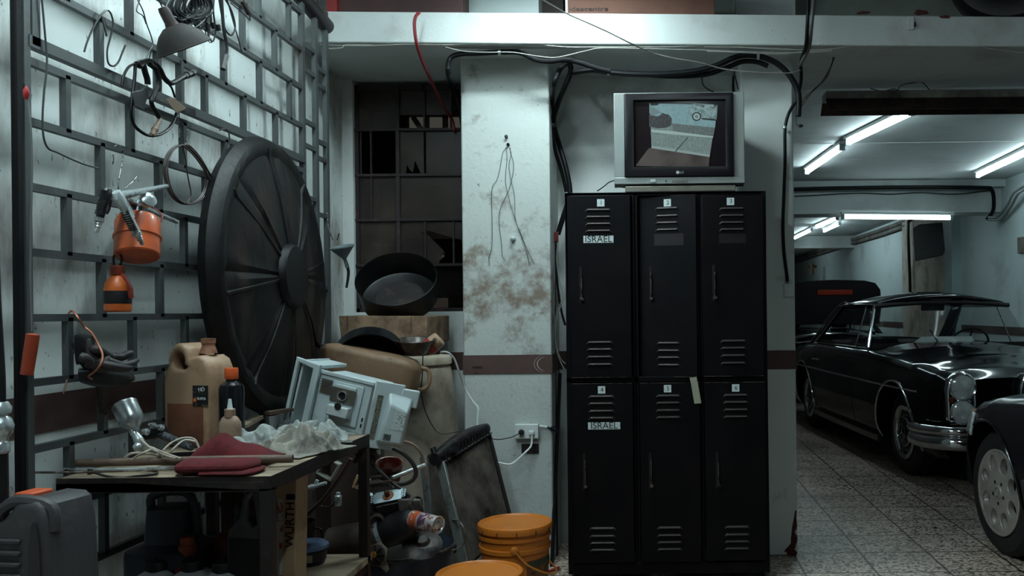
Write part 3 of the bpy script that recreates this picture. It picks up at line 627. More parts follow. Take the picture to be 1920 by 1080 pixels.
def door(n, pa, pb, ta, tb, lvt, lvb, lx_, num, hnd, openang=0, name=None, tape=None):
    xa, xb, z1, z0 = lx(pa), lx(pb), lz(ta), lz(tb)
    hx = xb; m = TR((hx, YL-.001, 0), rz=openang)        # hinge on the right
    dm = M.Translation((-hx, 0, 0)); full = m @ dm
    d = MB().at(full).box((xa, -.020, z0), (xb, -.002, z1)).build('door', M_lock, lk, bev=.0025)
    def fz(py): return lz(py)
    for rows in (lvt, lvb):
        lv = MB().at(full)
        for py in rows:
            z = fz(py); a, b = lx(lx_[0]), lx(lx_[1]); w = .008
            # pressed louvre: a half tube with closed ends, open below
            rings = []
            for i in range(13):
                u = i/12; x = a+(b-a)*u; e = min(1, min(u, 1-u)/.09); e = sqrt(max(0, 1-(1-e)**2))
                dz = -.008*(1-e)
                rings.append([(x, -.020, z+.006+dz), (x, -.020-.009*e, z+.002+dz), (x, -.020-.010*e, z-.003+dz), (x, -.020, z-.003+dz)])
            lv.loft(rings)
        lv.build('vent', M_lv, d, bev=.001)
    zed = z0 if z0 > .8 else z1-.0015
    MB().at(full).box((xa+.002, -.0208, zed), (xb-.002, -.0195, zed+.0015)).build('worn_edge', mt('bare_metal_edge', (120, 108, 100), .5, .3, (14, 12, 14), 14, .45, .55), d)
    dk = MB().at(full)
    hxp, ht, hb = hnd
    a = lx(hxp); zt2, zb2 = fz(ht), fz(hb)
    dk.box((a-.006, -.0215, zb2-.01), (a+.006, -.0195, zt2+.012)); dk.build('handle_slot', M_dark, d)
    MB().at(full).box((a+.003, -.034, zb2+.01), (a+.007, -.020, zt2-.02)).box((a-.002, -.038, zb2), (a+.014, -.02, zb2+.012)).build('handle', mt('worn_handle', (120, 106, 92), .35, .7, (30, 26, 28), 40, .45, .6), d, bev=.001)
    cx_, cy_ = num[0], num[1]
    X_, Z_ = lx(cx_), fz(cy_)
    MB().at(full).box((X_-.017, -.0212, Z_-.017), (X_+.017, -.0202, Z_+.017)).build('number_sticker', M_lab, d)
    MB().at(full @ TR((X_+.002, -.0214, Z_), rx=90)).text(str(n), .028).build('number', M_ink, d)
    if name:
        X_, Z_ = lx(name[0]), fz(name[1]); w = name[2]/S/2
        MB().at(full).box((X_-w, -.0212, Z_-.0165), (X_+w, -.0202, Z_+.0165)).build('name_label', M_lab, d)
        MB().at(full @ TR((X_, -.0214, Z_), rx=90)).text('ISRAEL', .043).build('name_lettering', M_ink, d)
    if tape:
        X_, Z_ = lx(tape[0]), fz(tape[1]); w = tape[2]/S/2; h = tape[3]/S/2
        MB().at(full).box((X_-w, -.0210, Z_-h), (X_+w, -.0204, Z_+h)).build('faded_label', mt('faded_tape', (34, 28, 30), .3), d)
    return d
T_ = [393, 406, 419, 432]; Bm = [640, 653, 667, 681]; T2 = [741, 754, 768, 781]; B2 = [987, 1001, 1014, 1027]
door(1, 1070, 1184, 366, 706, T_, Bm, (1100, 1149), (1129, 380), (1090, 503, 562), 0, (1124, 448, 56))
door(2, 1198, 1308, 366, 707, [390, 404, 417, 430], [643, 657, 670, 684], (1231, 1276), (1254, 380), (1220, 503, 562), -11, None, (1256, 449, 56, 22))
door(3, 1317, 1431, 368, 706, T_, Bm, (1350, 1398), (1371, 380), (1338, 503, 562), 0, None, (1374, 449, 50, 18))
door(4, 1071, 1185, 717, 1052, T2, B2, (1102, 1151), (1127, 729), (1093, 852, 911), 0, (1131, 796, 60))
door(5, 1198, 1310, 717, 1052, T2, B2, (1228, 1275), (1250, 728), (1216, 852, 911), 0)
door(6, 1319, 1432, 717, 1050, T2, B2, (1354, 1401), (1377, 728), (1341, 852, 911), 0)
one('cloth_strap', MB().loft([[P(x-7, y, YL-.03), P(x+6, y-1, YL-.03), P(x+6, y-1, YL-.026), P(x-7, y, YL-.026)] for x, y in ((1300, 708), (1303, 722), (1306, 740), (1309, 757))]), mt('pale_strap', (150, 150, 130), .7), 'pale cloth strap hanging out below the door of locker two', 'strap')
# ================================================================ television
YT = 4.085; t = thing('television', 'silver tube television showing security camera footage on top of the lockers', 'television', P(1272, 357, YT+.15))
M_sil = mt('silver_plastic', (138, 144, 142), .42, .25, (120, 118, 110), 3, .5, .8)
M_sild = mt('silver_plastic_worn', (120, 116, 106), .45, .3, (96, 90, 82), 4, .4, .7)
M_bez = mt('black_bezel', (18, 15, 19), .28)
def tp(px, py, y=YT): return P(px, py, y)
a = tp(1152, 346); b = tp(1395, 172)
sx = (b.x-a.x)/(1395-1152); sz = (b.z-a.z)/(346-172)
def tx(px): return a.x+(px-1152)*sx
def tz(py): return a.z+(346-py)*sz
sh = MB().box((tx(1152), YT, tz(346)), (tx(1172), YT+.09, tz(173))).box((tx(1152), YT-.004, tz(346)), (tx(1395), YT+.09, tz(333))).box((tx(1152), YT, tz(175)), (tx(1395), YT+.09, tz(172)))
sh.box((tx(1374), YT, tz(346)), (tx(1395), YT+.09, tz(173))); sh.build('front_shell', M_sil, t, bev=.003)
MB().loft([[(tx(1152), YT+.088, tz(346)), (tx(1395), YT+.088, tz(346)), (tx(1395), YT+.088, tz(172)), (tx(1152), YT+.088, tz(172))],
           [(tx(1190), YT+.3, tz(340)), (tx(1357), YT+.3, tz(340)), (tx(1357), YT+.3, tz(195)), (tx(1190), YT+.3, tz(195))],
           [(tx(1210), YT+.37, tz(335)), (tx(1337), YT+.37, tz(335)), (tx(1337), YT+.37, tz(225)), (tx(1210), YT+.37, tz(225))]]).build('back_shell', mt('grey_shell', (90, 90, 88), .5), t, bev=.006)
bz = MB(); O = [(tx(1173), tz(332)), (tx(1374), tz(332)), (tx(1374), tz(174)), (tx(1173), tz(174))]; I = [(tx(1189), tz(314)), (tx(1360), tz(314)), (tx(1360), tz(187)), (tx(1189), tz(187))]
bz.at(TR((0, YT-.002, 0), rx=90)).plate(O, [I], .02, .002); bz.build('bezel', M_bez, t)
# picture tube: a curved dark glass with the camera picture on it
def scr(u, v, dz=0):
    x = I[0][0]+(I[1][0]-I[0][0])*u; z = I[0][1]+(I[2][1]-I[0][1])*v
    return V((x, YT+.004-dz, z))
scn = MB().grid(lambda u, v: scr(u, v), 16, 12).build('screen', mt('screen_glass', (26, 20, 22), .12, spec=.6), t)
def sxy(px, py): return ((px-1189)/(1360-1189), (314-py)/(314-187))
def spx(x, y): return sxy(1120+x/4.91, 150+y/4.91)
def spoly(name, pts, mat, dz, nsub=1):
    vs = []
    for i, p in enumerate(pts):
        q = pts[(i+1) % len(pts)]
        for k in range(3): vs.append((p[0]+(q[0]-p[0])*k/3, p[1]+(q[1]-p[1])*k/3))
    mb = MB(); mb.add([scr(*spx(*p), dz) for p in vs], [tuple(range(len(vs)))]); return mb.build(name, mat, scn, sm=0)
def em2(name, c1, c2, sc, s, st=(1, 1, 1)):
    m = emis(name, c1, s); N = m.node_tree.nodes; L = m.node_tree.links; b = N['Principled BSDF']
    tc = N.new('ShaderNodeTexCoord'); mp = N.new('ShaderNodeMapping'); mp.inputs['Scale'].default_value = st; n = N.new('ShaderNodeTexNoise'); n.inputs['Scale'].default_value = sc; n.inputs['Detail'].default_value = 6
    L.new(tc.outputs['Object'], mp.inputs[0]); L.new(mp.outputs[0], n.inputs[0]); r = N.new('ShaderNodeMapRange'); r.inputs[1].default_value = .38; r.inputs[2].default_value = .62; L.new(n.outputs[0], r.inputs[0])
    mx = N.new('ShaderNodeMix'); mx.data_type = 'RGBA'; mx.inputs[6].default_value = (*lin(c1), 1); mx.inputs[7].default_value = (*lin(c2), 1); L.new(r.outputs[0], mx.inputs[0]); L.new(mx.outputs[2], b.inputs['Emission Color']); return m
EB = 1.0
spoly('picture', [(350, 790), (470, 630), (500, 618), (1030, 712), (1020, 800), (700, 800)], em2('pic_floor', (44, 36, 34), (70, 62, 58), 12, EB*.7), .0012)
spoly('picture', [(484, 205), (1108, 230), (1030, 712), (500, 618)], em2('pic_ground', (76, 92, 90), (104, 122, 118), 260, EB), .0018)
spoly('picture', [(484, 205), (1108, 230), (1082, 440), (690, 395), (484, 300)], em2('pic_road', (92, 124, 130), (104, 136, 140), 60, EB), .0024)
spoly('picture', [(690, 396), (1082, 440), (1066, 520), (700, 470)], em2('pic_kerb', (62, 74, 74), (84, 96, 94), 200, EB), .0026)
spoly('picture', [(500, 452), (700, 470), (1066, 522), (1062, 535), (700, 500), (500, 475)], emis('pic_light', (126, 150, 146), EB), .003)
spoly('picture', [(500, 602), (1032, 692), (1030, 714), (500, 626)], emis('pic_light2', (112, 132, 130), EB), .003)
spoly('picture', [(830, 525), (836, 530), (722, 662), (712, 660)], emis('pic_dark', (24, 26, 28), EB), .0034)
spoly('picture', [(480, 315), (560, 330), (610, 300), (560, 290), (660, 315), (688, 350), (685, 410), (640, 436), (560, 440), (480, 425)], em2('pic_car', (22, 20, 24), (50, 50, 54), 120, EB), .0034)
spoly('picture', [(490, 240), (530, 250), (585, 290), (530, 315), (490, 310)], emis('pic_carglass', (84, 104, 108), EB), .0036)
spoly('picture', [(486, 206), (578, 208), (560, 226), (500, 228)], emis('pic_dark', (24, 26, 28), EB), .0036)
spoly('picture', [(850, 240), (1106, 262), (1096, 372), (960, 350), (850, 325), (838, 310)], em2('pic_van', (74, 96, 98), (112, 138, 138), 90, EB), .0032)
spoly('picture', [(880, 208), (1106, 228), (1100, 268), (890, 246)], em2('pic_vanwin', (40, 48, 52), (120, 146, 146), 70, EB), .0034)
spoly('picture', [(960, 348), (1096, 362), (1094, 378), (962, 362)], emis('pic_dark', (24, 26, 28), EB), .0036)
for cx_, cy_, rs in ((915, 335, 42),):
    for r, mm, dz in ((rs, emis('pic_dark', (24, 26, 28), EB), .0038), (rs*.72, emis('pic_light', (126, 150, 146), EB), .0040), (rs*.4, emis('pic_carglass', (84, 104, 108), EB), .0042)):
        spoly('picture', [(cx_+r*cos(2*pi*i/16), cy_+r*sin(2*pi*i/16)) for i in range(16)], mm, dz)
# logo and buttons
M_logo = mt('logo_grey', (176, 180, 180), .4)
MB().at(TR((tx(1270), YT-.0125, tz(325)), rx=90)).prism(circ(.0075, 20), -.001, .001).build('logo', M_logo, t)
MB().at(TR((tx(1277.5), YT-.0125, tz(325)), rx=90)).text('LG', .015).build('logo_lettering', M_logo, t)
MB().box((tx(1219), YT-.008, tz(343)), (tx(1229), YT-.003, tz(337))).build('power_button', M_logo, t, bev=.001)
for k in range(6): MB().at(TR((tx(1261+5.2*k), YT-.005, tz(341)), rx=90)).cyl(.0045, -.002, .003, 12).build('button', M_sild, t)
MB().at(TR((tx(1248), YT-.005, tz(341)), rx=90)).cyl(.0035, -.002, .002, 12).build('sensor', M_bez, t)
MB().box((tx(1172), YT-.0, P(1272, 359.5, YT).z-.0), (tx(1378), YT+.30, tz(349))).build('base', M_sild, t, bev=.004)
wires('cable', [[P(1120, 358, 4.2), P(1132, 350, 4.25), P(1142, 342, 4.3), P(1156, 337, 4.4)]], .003, M_black, 'thin black lead curling onto the locker top left of the television', 'cable')
# ================================================================ conduits
M_cond = mt('black_conduit', (7, 7, 10), .5, 0, (30, 30, 33), 30, .66, .74, spec=.25)
def pc(l, y): return [P(a_, b_, y if len(q_) == 0 else q_[0]) for a_, b_, *q_ in l]
YC = 4.36
def conduit(label, l, y, r, mat=None, clips=()):
    t = thing('conduit', label, 'conduit', pc(l, y)[0], group='cable conduits under the slab')
    MB().tube([p for p in pc(l, y)], r, 10, 6).build('conduit_tube', mat or M_cond, t)
    for x_, y_, w, d in clips: MB().at(frame(P(x_, y_, d), (0, 0, 1) if w else (1, 0, 0))).lathe([(r+.004, -.006), (r+.004, .006)], 14).build('clip', M_clip, t)
    return t
M_clip = mt('clip_metal', (170, 180, 180), .3, .8)
conduit('thick black conduit crossing the pillar top and dropping to the barred window', [(868, 240, 4.7), (862, 200, 4.62), (852, 165, 4.55), (841, 140), (843, 112), (860, 102), (900, 100), (940, 98), (975, 99), (1005, 112), (1030, 115), (1060, 112), (1090, 118), (1120, 128), (1145, 134)], 4.2, .0125, clips=[(937, 99, 0, 4.2)])
conduit('black conduit bowing down left of the gap beside the stained pillar', [(1040, 240, 4.5), (1036, 200, 4.5), (1038, 160), (1050, 130), (1062, 118), (1052, 112)], 4.26, .012)
conduit('black conduit crossing over and running down behind the left side of the lockers', [(1068, 118), (1070, 135), (1058, 165), (1046, 195, 4.45), (1038, 228, 4.5), (1048, 270, 4.6), (1060, 310, 4.6), (1068, 350, 4.6), (1067, 372, 4.6), (1055, 410, 4.6), (1046, 440, 4.6)], YC, .0135, clips=[(1038, 234, 1, 4.51)])
conduit('thinner black conduit in the gap between stained pillar and television', [(1034, 240, 4.5), (1042, 285, 4.55), (1054, 325, 4.6), (1062, 360, 4.62)], YC, .010)
conduit('long thick black conduit over the television bending down at the right pillar', [(1074, 136), (1110, 131), (1150, 136), (1200, 139), (1260, 138), (1310, 132), (1345, 122), (1372, 110), (1395, 104), (1420, 105), (1450, 115), (1475, 135), (1494, 165), (1498, 190), (1497, 218)], 4.27, .0145, clips=[(1421, 105, 0, 4.27), (1141, 135, 0, 4.27)])
conduit('second black conduit tucked behind the long one above the television', [(1145, 137), (1200, 139), (1260, 143), (1320, 140), (1360, 128), (1390, 116), (1418, 116), (1440, 124)], 4.30, .0125)
conduit('black conduit from the top edge down the right pillar to the white switch', [(1516, -5, 4.05), (1514, 40, 4.05), (1511, 85, 4.12), (1502, 115, 4.3), (1502, 150, 4.38), (1494, 185), (1478, 215), (1472, 245), (1472, 300), (1470, 360), (1468, 420), (1470, 470), (1476, 520), (1476, 528)], 4.42, .0085, clips=[(1471, 239, 1, 4.42)])
conduit('grey conduit beside the black one coming down over the slab edge', [(1526, -5, 4.05), (1521, 50, 4.05), (1516, 90, 4.15), (1500, 122, 4.3)], 4.42, .010, mt('grey_conduit', (84, 80, 80), .4))
wires('thin_lead', [pc([(1316, 145), (1318, 158), (1328, 168), (1338, 172)], 4.5)], .004, M_black, 'thin black lead from the conduit down behind the television, left one', 'cable')
wires('thin_lead', [pc([(1376, 132), (1380, 150), (1384, 168)], 4.5)], .003, M_black, 'short thin black lead behind the top right corner of the television', 'cable')
# white telephone wires under the slab
M_ww = mt('white_wire', (150, 148, 142), .5)
t = thing('white_wiring', 'bundle of thin white wires strung under the edge of the white slab', 'cable', P(1200, 90, 4.2))
for l, r in (([(600, 84), (680, 86), (760, 83), (830, 84), (900, 82), (1000, 83), (1060, 88), (1130, 88), (1250, 88), (1350, 86), (1440, 92), (1540, 93), (1600, 85), (1640, 70), (1680, 60), (1705, 58)], .0022),
             ([(1712, 58), (1735, 68), (1770, 76), (1810, 78), (1850, 90), (1900, 97), (1930, 99)], .0026), ([(835, 88), (870, 96), (915, 98), (960, 98), (1000, 104), (1035, 108), (1062, 104), (1100, 95), (1129, 90), (1200, 91), (1320, 94), (1400, 97), (1500, 99), (1560, 96)], .0022),
             ([(1325, 96), (1400, 99), (1460, 101), (1520, 96), (1560, 94)], .0028), ([(605, 92), (640, 90), (650, 84), (700, 85)], .003), ([(1320, 88), (1440, 90), (1500, 94)], .002)):
    MB().tube([P(x, y, 4.09+(x-600)*.00014+.01) for x, y in l], r, 6, 5).build('white_wire', M_ww, t)
MB().tube([P(x, y, 4.15+(x-600)*.00014) for x, y in ((832, 87), (940, 90), (1060, 88))], .007, 8, 4).build('white_wire', mt('painted_wire', (150, 152, 148), .5), t)
wires('loose_wire', [[P(1010, -5, 3.6), P(1060, 24, 3.7), P(1100, 42, 3.75), P(1140, 60, 3.8), P(1180, 80, 3.85), P(1220, 98, 3.95), P(1262, 109, 4.0), P(1310, 117, 4.05), P(1360, 130, 4.1), P(1420, 136, 4.15), P(1480, 137, 4.2), P(1500, 132, 4.25)]], .0034, M_ww, 'loose white wire sagging diagonally across the front of the slab', 'cable')
t = thing('brown_wiring', 'brown cables dropping from the slab edge beside the right pillar', 'cable', P(1550, 120, 4.4))
for l in ([(1560, 88), (1566, 98), (1560, 120), (1550, 145), (1530, 165), (1508, 185), (1496, 205)], [(1555, 92), (1562, 110), (1555, 130), (1540, 155), (1522, 172), (1506, 195), (1492, 215)], [(1460, 103), (1510, 103), (1545, 99), (1562, 92)]):
    MB().tube([P(x, y, 4.42) for x, y in l], .004, 6, 5).build('cable_run', mt('brown_cable', (70, 60, 58), .5), t)
one('hanging_switch', MB().ball(P(1501, 236, 4.44), .014, 12, (1, .6, .6)).tube([P(1493, 220, 4.44), P(1493, 234, 4.44), P(1500, 236, 4.44)], .002, 6), M_black, 'small black pull switch hanging from the conduit at the right pillar', 'switch')
# slab hook bracket
t = thing('wire_bracket', 'small whitish bracket holding wires on the front of the white slab', 'bracket', P(1708, 58, 4.26))
yy = 4.24
MB().box((P(1702, 58, yy).x, yy-.005, P(1702, 56, yy).z), (P(1713, 58, yy).x, yy+.03, P(1702, 32, yy).z)).build('plate', M_slab, t)
MB().at(frame(P(1716, 50, yy-.01), (0, 0, 1))).lathe([(.004, 0), (.006, .004), (.003, .014), (.005, .02), (.001, .024)], 8).build('screw', M_rust, t)
# red hose
wires('red_hose', [[P(786, 24, 4.04), P(779, 32, 4.02), P(777, 50, 4.02), P(782, 85, 4.05), P(795, 122, 4.2), P(815, 165, 4.4), P(832, 200, 4.6), P(848, 225, 4.74), P(852, 245, 4.76)]], .0085, mt('red_rubber', (116, 34, 38), .4), 'dark red hose hanging from the slab edge down to the barred window', 'hose')
# things on the slab
def bx(name, label, cat, px0, py0, px1, py1, y0_, dep, mat, parent=None, zb=2.672, h=.25):
    a_ = P(px0, 25, y0_); b_ = P(px1, 25, y0_)
    return MB().box((a_.x, y0_, zb), (b_.x, y0_+dep, zb+h))
M_card = mt('cardboard', (104, 70, 56), .75, 0, (84, 52, 44), 3, .4, .7)
one('storage_box', bx('', '', '', 634, 0, 868, 0, 4.16, .4, M_card), mt('red_brown_card', (72, 46, 44), .75, 0, (56, 34, 34), 2, .4, .6), 'dark reddish brown box on the slab at top left', 'box', bev=.003)
one('red_box', MB().box((P(612, 20, 4.13).x, 4.13, 2.672), (P(632, 20, 4.13).x, 4.3, 2.76)), mt('red_card', (120, 28, 26), .6), 'small red box at the far left end of the slab', 'box')
one('white_box', bx('', '', '', 868, 0, 1010, 0, 4.30, .3, None), mt('white_board', (150, 158, 156), .6), 'pale white box on the slab between two brown boxes', 'box')
t = thing('cardboard_box', 'brown computer box with printed lettering on the slab above the television', 'box', P(1200, 25, 4.26))
bx('', '', '', 1062, 0, 1340, 0, 4.24, .42, None).build('carton', M_card, t, bev=.003)
q0 = P(1104, 17, 4.236); MB().at(TR(q0, rx=90, s=(1.25, .9, 1))).text('ideacentre', .036).build('lettering', mt('dark_print', (34, 24, 26), .7), t)
MB().box((P(1060, 0, 4.235).x, 4.236, 2.68), (P(1064, 0, 4.235).x, 4.24, 2.92)).build('tape', M_lab, t)
one('dark_box', bx('', '', '', 1014, 0, 1056, 0, 4.45, .2, None), mt('dark_card', (60, 52, 50), .7), 'dark brown box on the slab just left of the printed computer box', 'box')
# tyre on slab at the top right
c = P(1895, -42, 4.42)
t = thing('spare_wheel', 'old car wheel standing on the slab at the top right corner', 'wheel', m=frame((c.x, 4.42, 2.675+.31), (-.35, -.9, 0)))
MB().lathe([(.19, -.09), (.24, -.105), (.29, -.10), (.31, -.07), (.312, 0), (.31, .07), (.29, .10), (.24, .105), (.19, .09)], 48, caps=False).build('tyre', M_black, t, local=True)
MB().lathe([(.19, .085), (.20, .10), (.185, .085), (.17, .05), (.16, -.03), (.03, .01), (.001, .01)], 40, caps=False).build('rim', M_chrome, t, local=True)
# fixtures on the left pillar
t = thing('power_outlet', 'white double wall socket with two plugs low on the stained pillar', 'socket', P(988, 808, 4.38))
a, b = P(966, 822, 4.37), P(1010, 795, 4.37)
MB().box((a.x, 4.352, a.z), (b.x, 4.386, b.z)).build('face_plate', mt('white_plastic', (200, 206, 206), .4), t, bev=.003)
MB().at(TR(P(978, 810, 4.35), rx=90)).lathe([(.013, -.002), (.015, .008), (.011, .022), (.001, .024)], 16).build('black_plug', M_black, t)
MB().at(TR(P(997, 811, 4.35), rx=90)).box((-.013, -.010, -.002), (.013, .010, .016)).build('white_plug', MATS['white_plastic'], t, bev=.003)
MB().tube([P(1012, 799, 4.37), P(1026, 801, 4.37)], [.007, .006], 10).build('side_plug', MATS['white_plastic'], t)
one('cable_end', MB().tube([P(1026, 801, 4.37), P(1036, 806, 4.38), P(1048, 810, 4.45)], .006, 8, 4).tube([P(1030, 803, 4.37), P(1040, 800, 4.4)], .004, 6), M_black, 'black cable end plugged into the right side of the white socket', 'cable')
a, b = P(978, 850, 4.38), P(1010, 832, 4.38)
one('metal_plate', MB().box((a.x, 4.377, a.z), (b.x, 4.385, b.z)), M_rust, 'small rusty plate on the pillar just below the white socket', 'plate', bev=.001)
t = thing('light_switch', 'small white wall switch on the right pillar under the black conduit', 'switch', P(1478, 544, 4.44))
a, b = P(1470, 557, 4.44), P(1488, 531, 4.44)
MB().box((a.x, 4.436, a.z), (b.x, 4.451, b.z)).build('switch_plate', M_lab, t, bev=.003)
MB().box((a.x+.014, 4.431, a.z+.02), (b.x-.012, 4.438, b.z-.02)).build('rocker', M_white, t, bev=.001)
# thin wires and nails on the left pillar
YN = 4.378; M_tw2 = mt('black_thread', (22, 22, 26), .5)
f = lambda l: [P(860+x/3.273, 230+y/3.273, YN) for x, y in l]
wires('hanging_wires', [f([(298, 150), (270, 185), (255, 270), (235, 350), (205, 400), (202, 500), (205, 690), (200, 780), (185, 830), (190, 880)]), f([(315, 150), (320, 190), (338, 260), (325, 350), (300, 430), (255, 530), (248, 620), (262, 740), (268, 820), (288, 845)]),
                        f([(290, 150), (296, 220), (287, 350), (300, 430), (335, 560), (370, 660), (410, 770), (435, 875)]), f([(310, 155), (322, 195), (308, 260), (320, 350), (342, 450), (348, 590), (380, 680), (430, 800), (465, 868)])], .0012, M_tw2, 'four thin black wires hanging from a nail on the stained pillar', 'wire')
one('nail', MB().at(frame(P(950, 258, 4.385), (0, -1, .2))).lathe([(.006, 0), (.007, .006), (.004, .012), (.009, .016), (.002, .02)], 10), M_tw2, 'dark nail high on the stained pillar, above the thin black wires', 'nail')
one('nail', MB().at(frame(P(953, 272, 4.385), (0, -1, .2))).lathe([(.008, 0), (.008, .01), (.004, .02), (.001, .024)], 10), M_rust, 'rusty nail that the thin black wires are tied to', 'nail')
one('door_bumper', MB().at(frame(P(962, 448, 4.385), (0, -1, .1))).lathe([(.010, 0), (.013, .004), (.012, .02), (.006, .026), (.001, .027)], 16), mt('porcelain', (180, 190, 190), .3), 'small white porcelain knob on the stained pillar', 'knob')
# cables beside the lockers
t = thing('cable_run', 'red connector with wires dropping between the stained pillar and the lockers', 'cable', P(1043, 480, 4.55))
MB().box(tuple(P(1036, 455, 4.56)), tuple(P(1046, 434, 4.53)+V((0, .02, 0)))).build('red_connector', mt('dull_red', (96, 30, 28), .5), t, bev=.002)
MB().tube([P(x, y, 4.5) for x, y in ((1046, 455), (1044, 490), (1050, 530), (1056, 560), (1046, 590), (1041, 630), (1046, 665), (1058, 693))], .0028, 6, 5).build('white_wire', M_ww, t)
MB().tube([P(x, y, 4.5) for x, y in ((1055, 560), (1042, 595), (1042, 640), (1050, 670), (1060, 682))], .0022, 6, 5).build('white_wire', M_ww, t)
MB().tube([P(x, y, 4.55) for x, y in ((1042, 452), (1044, 520), (1052, 580), (1060, 610))], .006, 8, 5).build('black_lead', M_black, t)
one('steel_pipe', MB().tube([P(1044, 1070, 4.5), P(1040, 700, 4.55), P(1040, 460, 4.6)], .008, 10), M_blackmetal, 'thin black pipe standing in the gap left of the lockers', 'pipe')
# metal rods leaning in the gap
one('steel_rod', MB().tube([P(1034, 1075, 4.3), P(1050, 700, 4.6)], .010, 8), M_blackmetal, 'dark rod leaning in the gap between the stained pillar and the lockers', 'rod')
one('floor_debris', MB().tube([P(1028, 1072, 4.2), P(1048, 1064, 4.25)], .008, 6), mt('red_tip', (130, 40, 34), .5), 'small red tipped stick on the floor left of the lockers', 'stick')
one('bottle_cap', MB().at(M.Translation(PZ(1462, 1045, 0))).lathe([(.001, 0), (.006, 0), (.006, .006), (.001, .007)], 12), M_lab, 'tiny white chip of plaster on the floor at the foot of the right pillar', 'debris')
# ================================================================ workbench
ZT = .85
tx0, tx1, ty0, ty1 = -1.49, -.955, 2.175, 2.93
t = thing('workbench', 'dark steel workbench with a worn plywood top and lower shelf', 'workbench', (-1.2, 2.5, 0))
M_ply = mt('worn_ply', (150, 134, 112), .7, 0, (82, 66, 54), 8, .45, .7, .15, 60, st=(.4, 2, 1), col3=(200, 190, 170), scale3=14, lo3=.6, hi3=.75)
M_leg = mt('dirty_steel', (34, 28, 28), .5, .3, (70, 58, 52), 14, .5, .72, .15, 60)
MB().box((tx0+.003, ty0+.003, ZT-.012), (tx1-.003, ty1-.003, ZT-.001)).build('top_board', M_ply, t)
MB().box((tx0, ty0, ZT-.038), (tx1, ty0+.003, ZT)).box((tx0, ty1-.003, ZT-.038), (tx1, ty1, ZT)).box((tx0, ty0, ZT-.038), (tx0+.003, ty1, ZT)).box((tx1-.003, ty0, ZT-.038), (tx1, ty1, ZT)).box((tx0, ty0, ZT-.036), (tx1, ty0+.03, ZT-.013)).box((tx1-.03, ty0, ZT-.036), (tx1, ty1, ZT-.013)).build('frame', M_leg, t, bev=.0008)
for x, y in ((tx0, ty0), (tx1-.03, ty0), (tx1-.03, ty1-.03), (tx0, ty1-.03)):
    MB().box((x, y, 0), (x+.03, y+.03, ZT-.03)).build('leg', M_leg, t, bev=.001)
ZS = .445
MB().box((tx0+.01, ty0+.03, ZS-.02), (tx1+.0, ty1+.01, ZS)).build('lower_shelf', M_ply, t)
MB().box((tx0, ty0+.005, ZS-.05), (tx1, ty0+.03, ZS-.02)).box((tx1-.03, ty0, ZS-.05), (tx1-.005, ty1, ZS-.02)).build('shelf_rail', M_leg, t)
# ---- grey plastic case at the lower left on a crate
q = PZ(50, 1000, .5)
m = TR((-1.40, 1.955, .41), rz=-8)
one('wooden_crate', MB().box((-1.62, 1.75, 0), (-1.24, 2.14, .405)), mt('crate_wood', (90, 74, 60), .8), 'wooden crate on the floor under the grey plastic case at the lower left', 'crate')
t = thing('plastic_case', 'dark grey ribbed plastic jerrycan case with an orange cap at the lower left corner', 'plastic case', m=m)
M_gp = mt('grey_hdpe', (60, 58, 60), .5, 0, (84, 78, 74), 14, .55, .72, .15, 70)
o = [(-.16, 0), (.125, 0), (.128, .02), (.110, .39), (.100, .435), (.085, .447), (.045, .449), (.03, .44), (.02, .425), (-.0, .405), (-.16, .385)]
MB().at(TR(rx=90)).plate(o, [], .15, .018).build('case_body', M_gp, t, local=True)
MB().at(TR((0, -.0, 0))).box((-.01, -.03, .41), (.035, .03, .455)).build('orange_cap', mt('orange_cap_plastic', (180, 76, 40), .5), t, local=True, bev=.004)
r = MB()
for k in range(7): r.box((-.14, -.084, .205+.025*k), (.052, -.073, .217+.025*k))
r.build('front_ribs', M_gp, t, local=True, bev=.004)
MB().at(TR((.086, -.074, .30), rx=90, s=(.26, 1.9, 1))).cyl(.055, -.004, .006, 24).build('side_recess', mt('grey_hdpe_dark', (44, 42, 44), .5), t, local=True)
MB().tube([(-.1, -.06, .39), (-.03, -.06, .40), (.0, -.06, .43), (.04, -.06, .445), (.1, -.05, .43), (.108, -.05, .38)], .014, 8, 4).build('top_handle', M_gp, t, local=True)
# ---- large jug
M_jug = mt('amber_jug', (160, 130, 104), .45, 0, (104, 74, 56), 7, .48, .72, .1, 30, col3=(84, 60, 50), scale3=26, lo3=.66, hi3=.74)
M_oil = mt('oil_in_jug', (112, 72, 54), .4, 0, (78, 46, 36), 6, .45, .7)
t = thing('plastic_jug', 'large translucent amber jug with a loop handle, half full of oil, on the workbench', 'jug', m=TR((-1.415, 2.72, ZT), rz=-14))
out = [(-.076, 0), (.078, 0), (.080, .01), (.082, .19), (.082, .225), (.080, .255), (.068, .285), (.05, .300), (.046, .304), (.020, .306), (.018, .300), (-.006, .300), (-.014, .315), (-.036, .322), (-.056, .318), (-.063, .30), (-.066, .265), (-.078, .235), (-.082, .21), (-.080, .01)]
out = [(-.078, .0), (.080, .0), (.083, .012), (.084, .215), (.082, .245), (.070, .278), (.045, .292), (.02, .290), (.0, .296), (-.008, .308), (-.022, .316), (-.042, .316), (-.056, .306), (-.063, .28), (-.072, .25), (-.082, .22), (-.081, .012)]
hole = [(-.033, .287), (-.022, .291), (-.012, .284), (.0, .262), (.016, .250), (.030, .246), (.02, .238), (-.004, .236), (-.022, .243), (-.034, .262)]
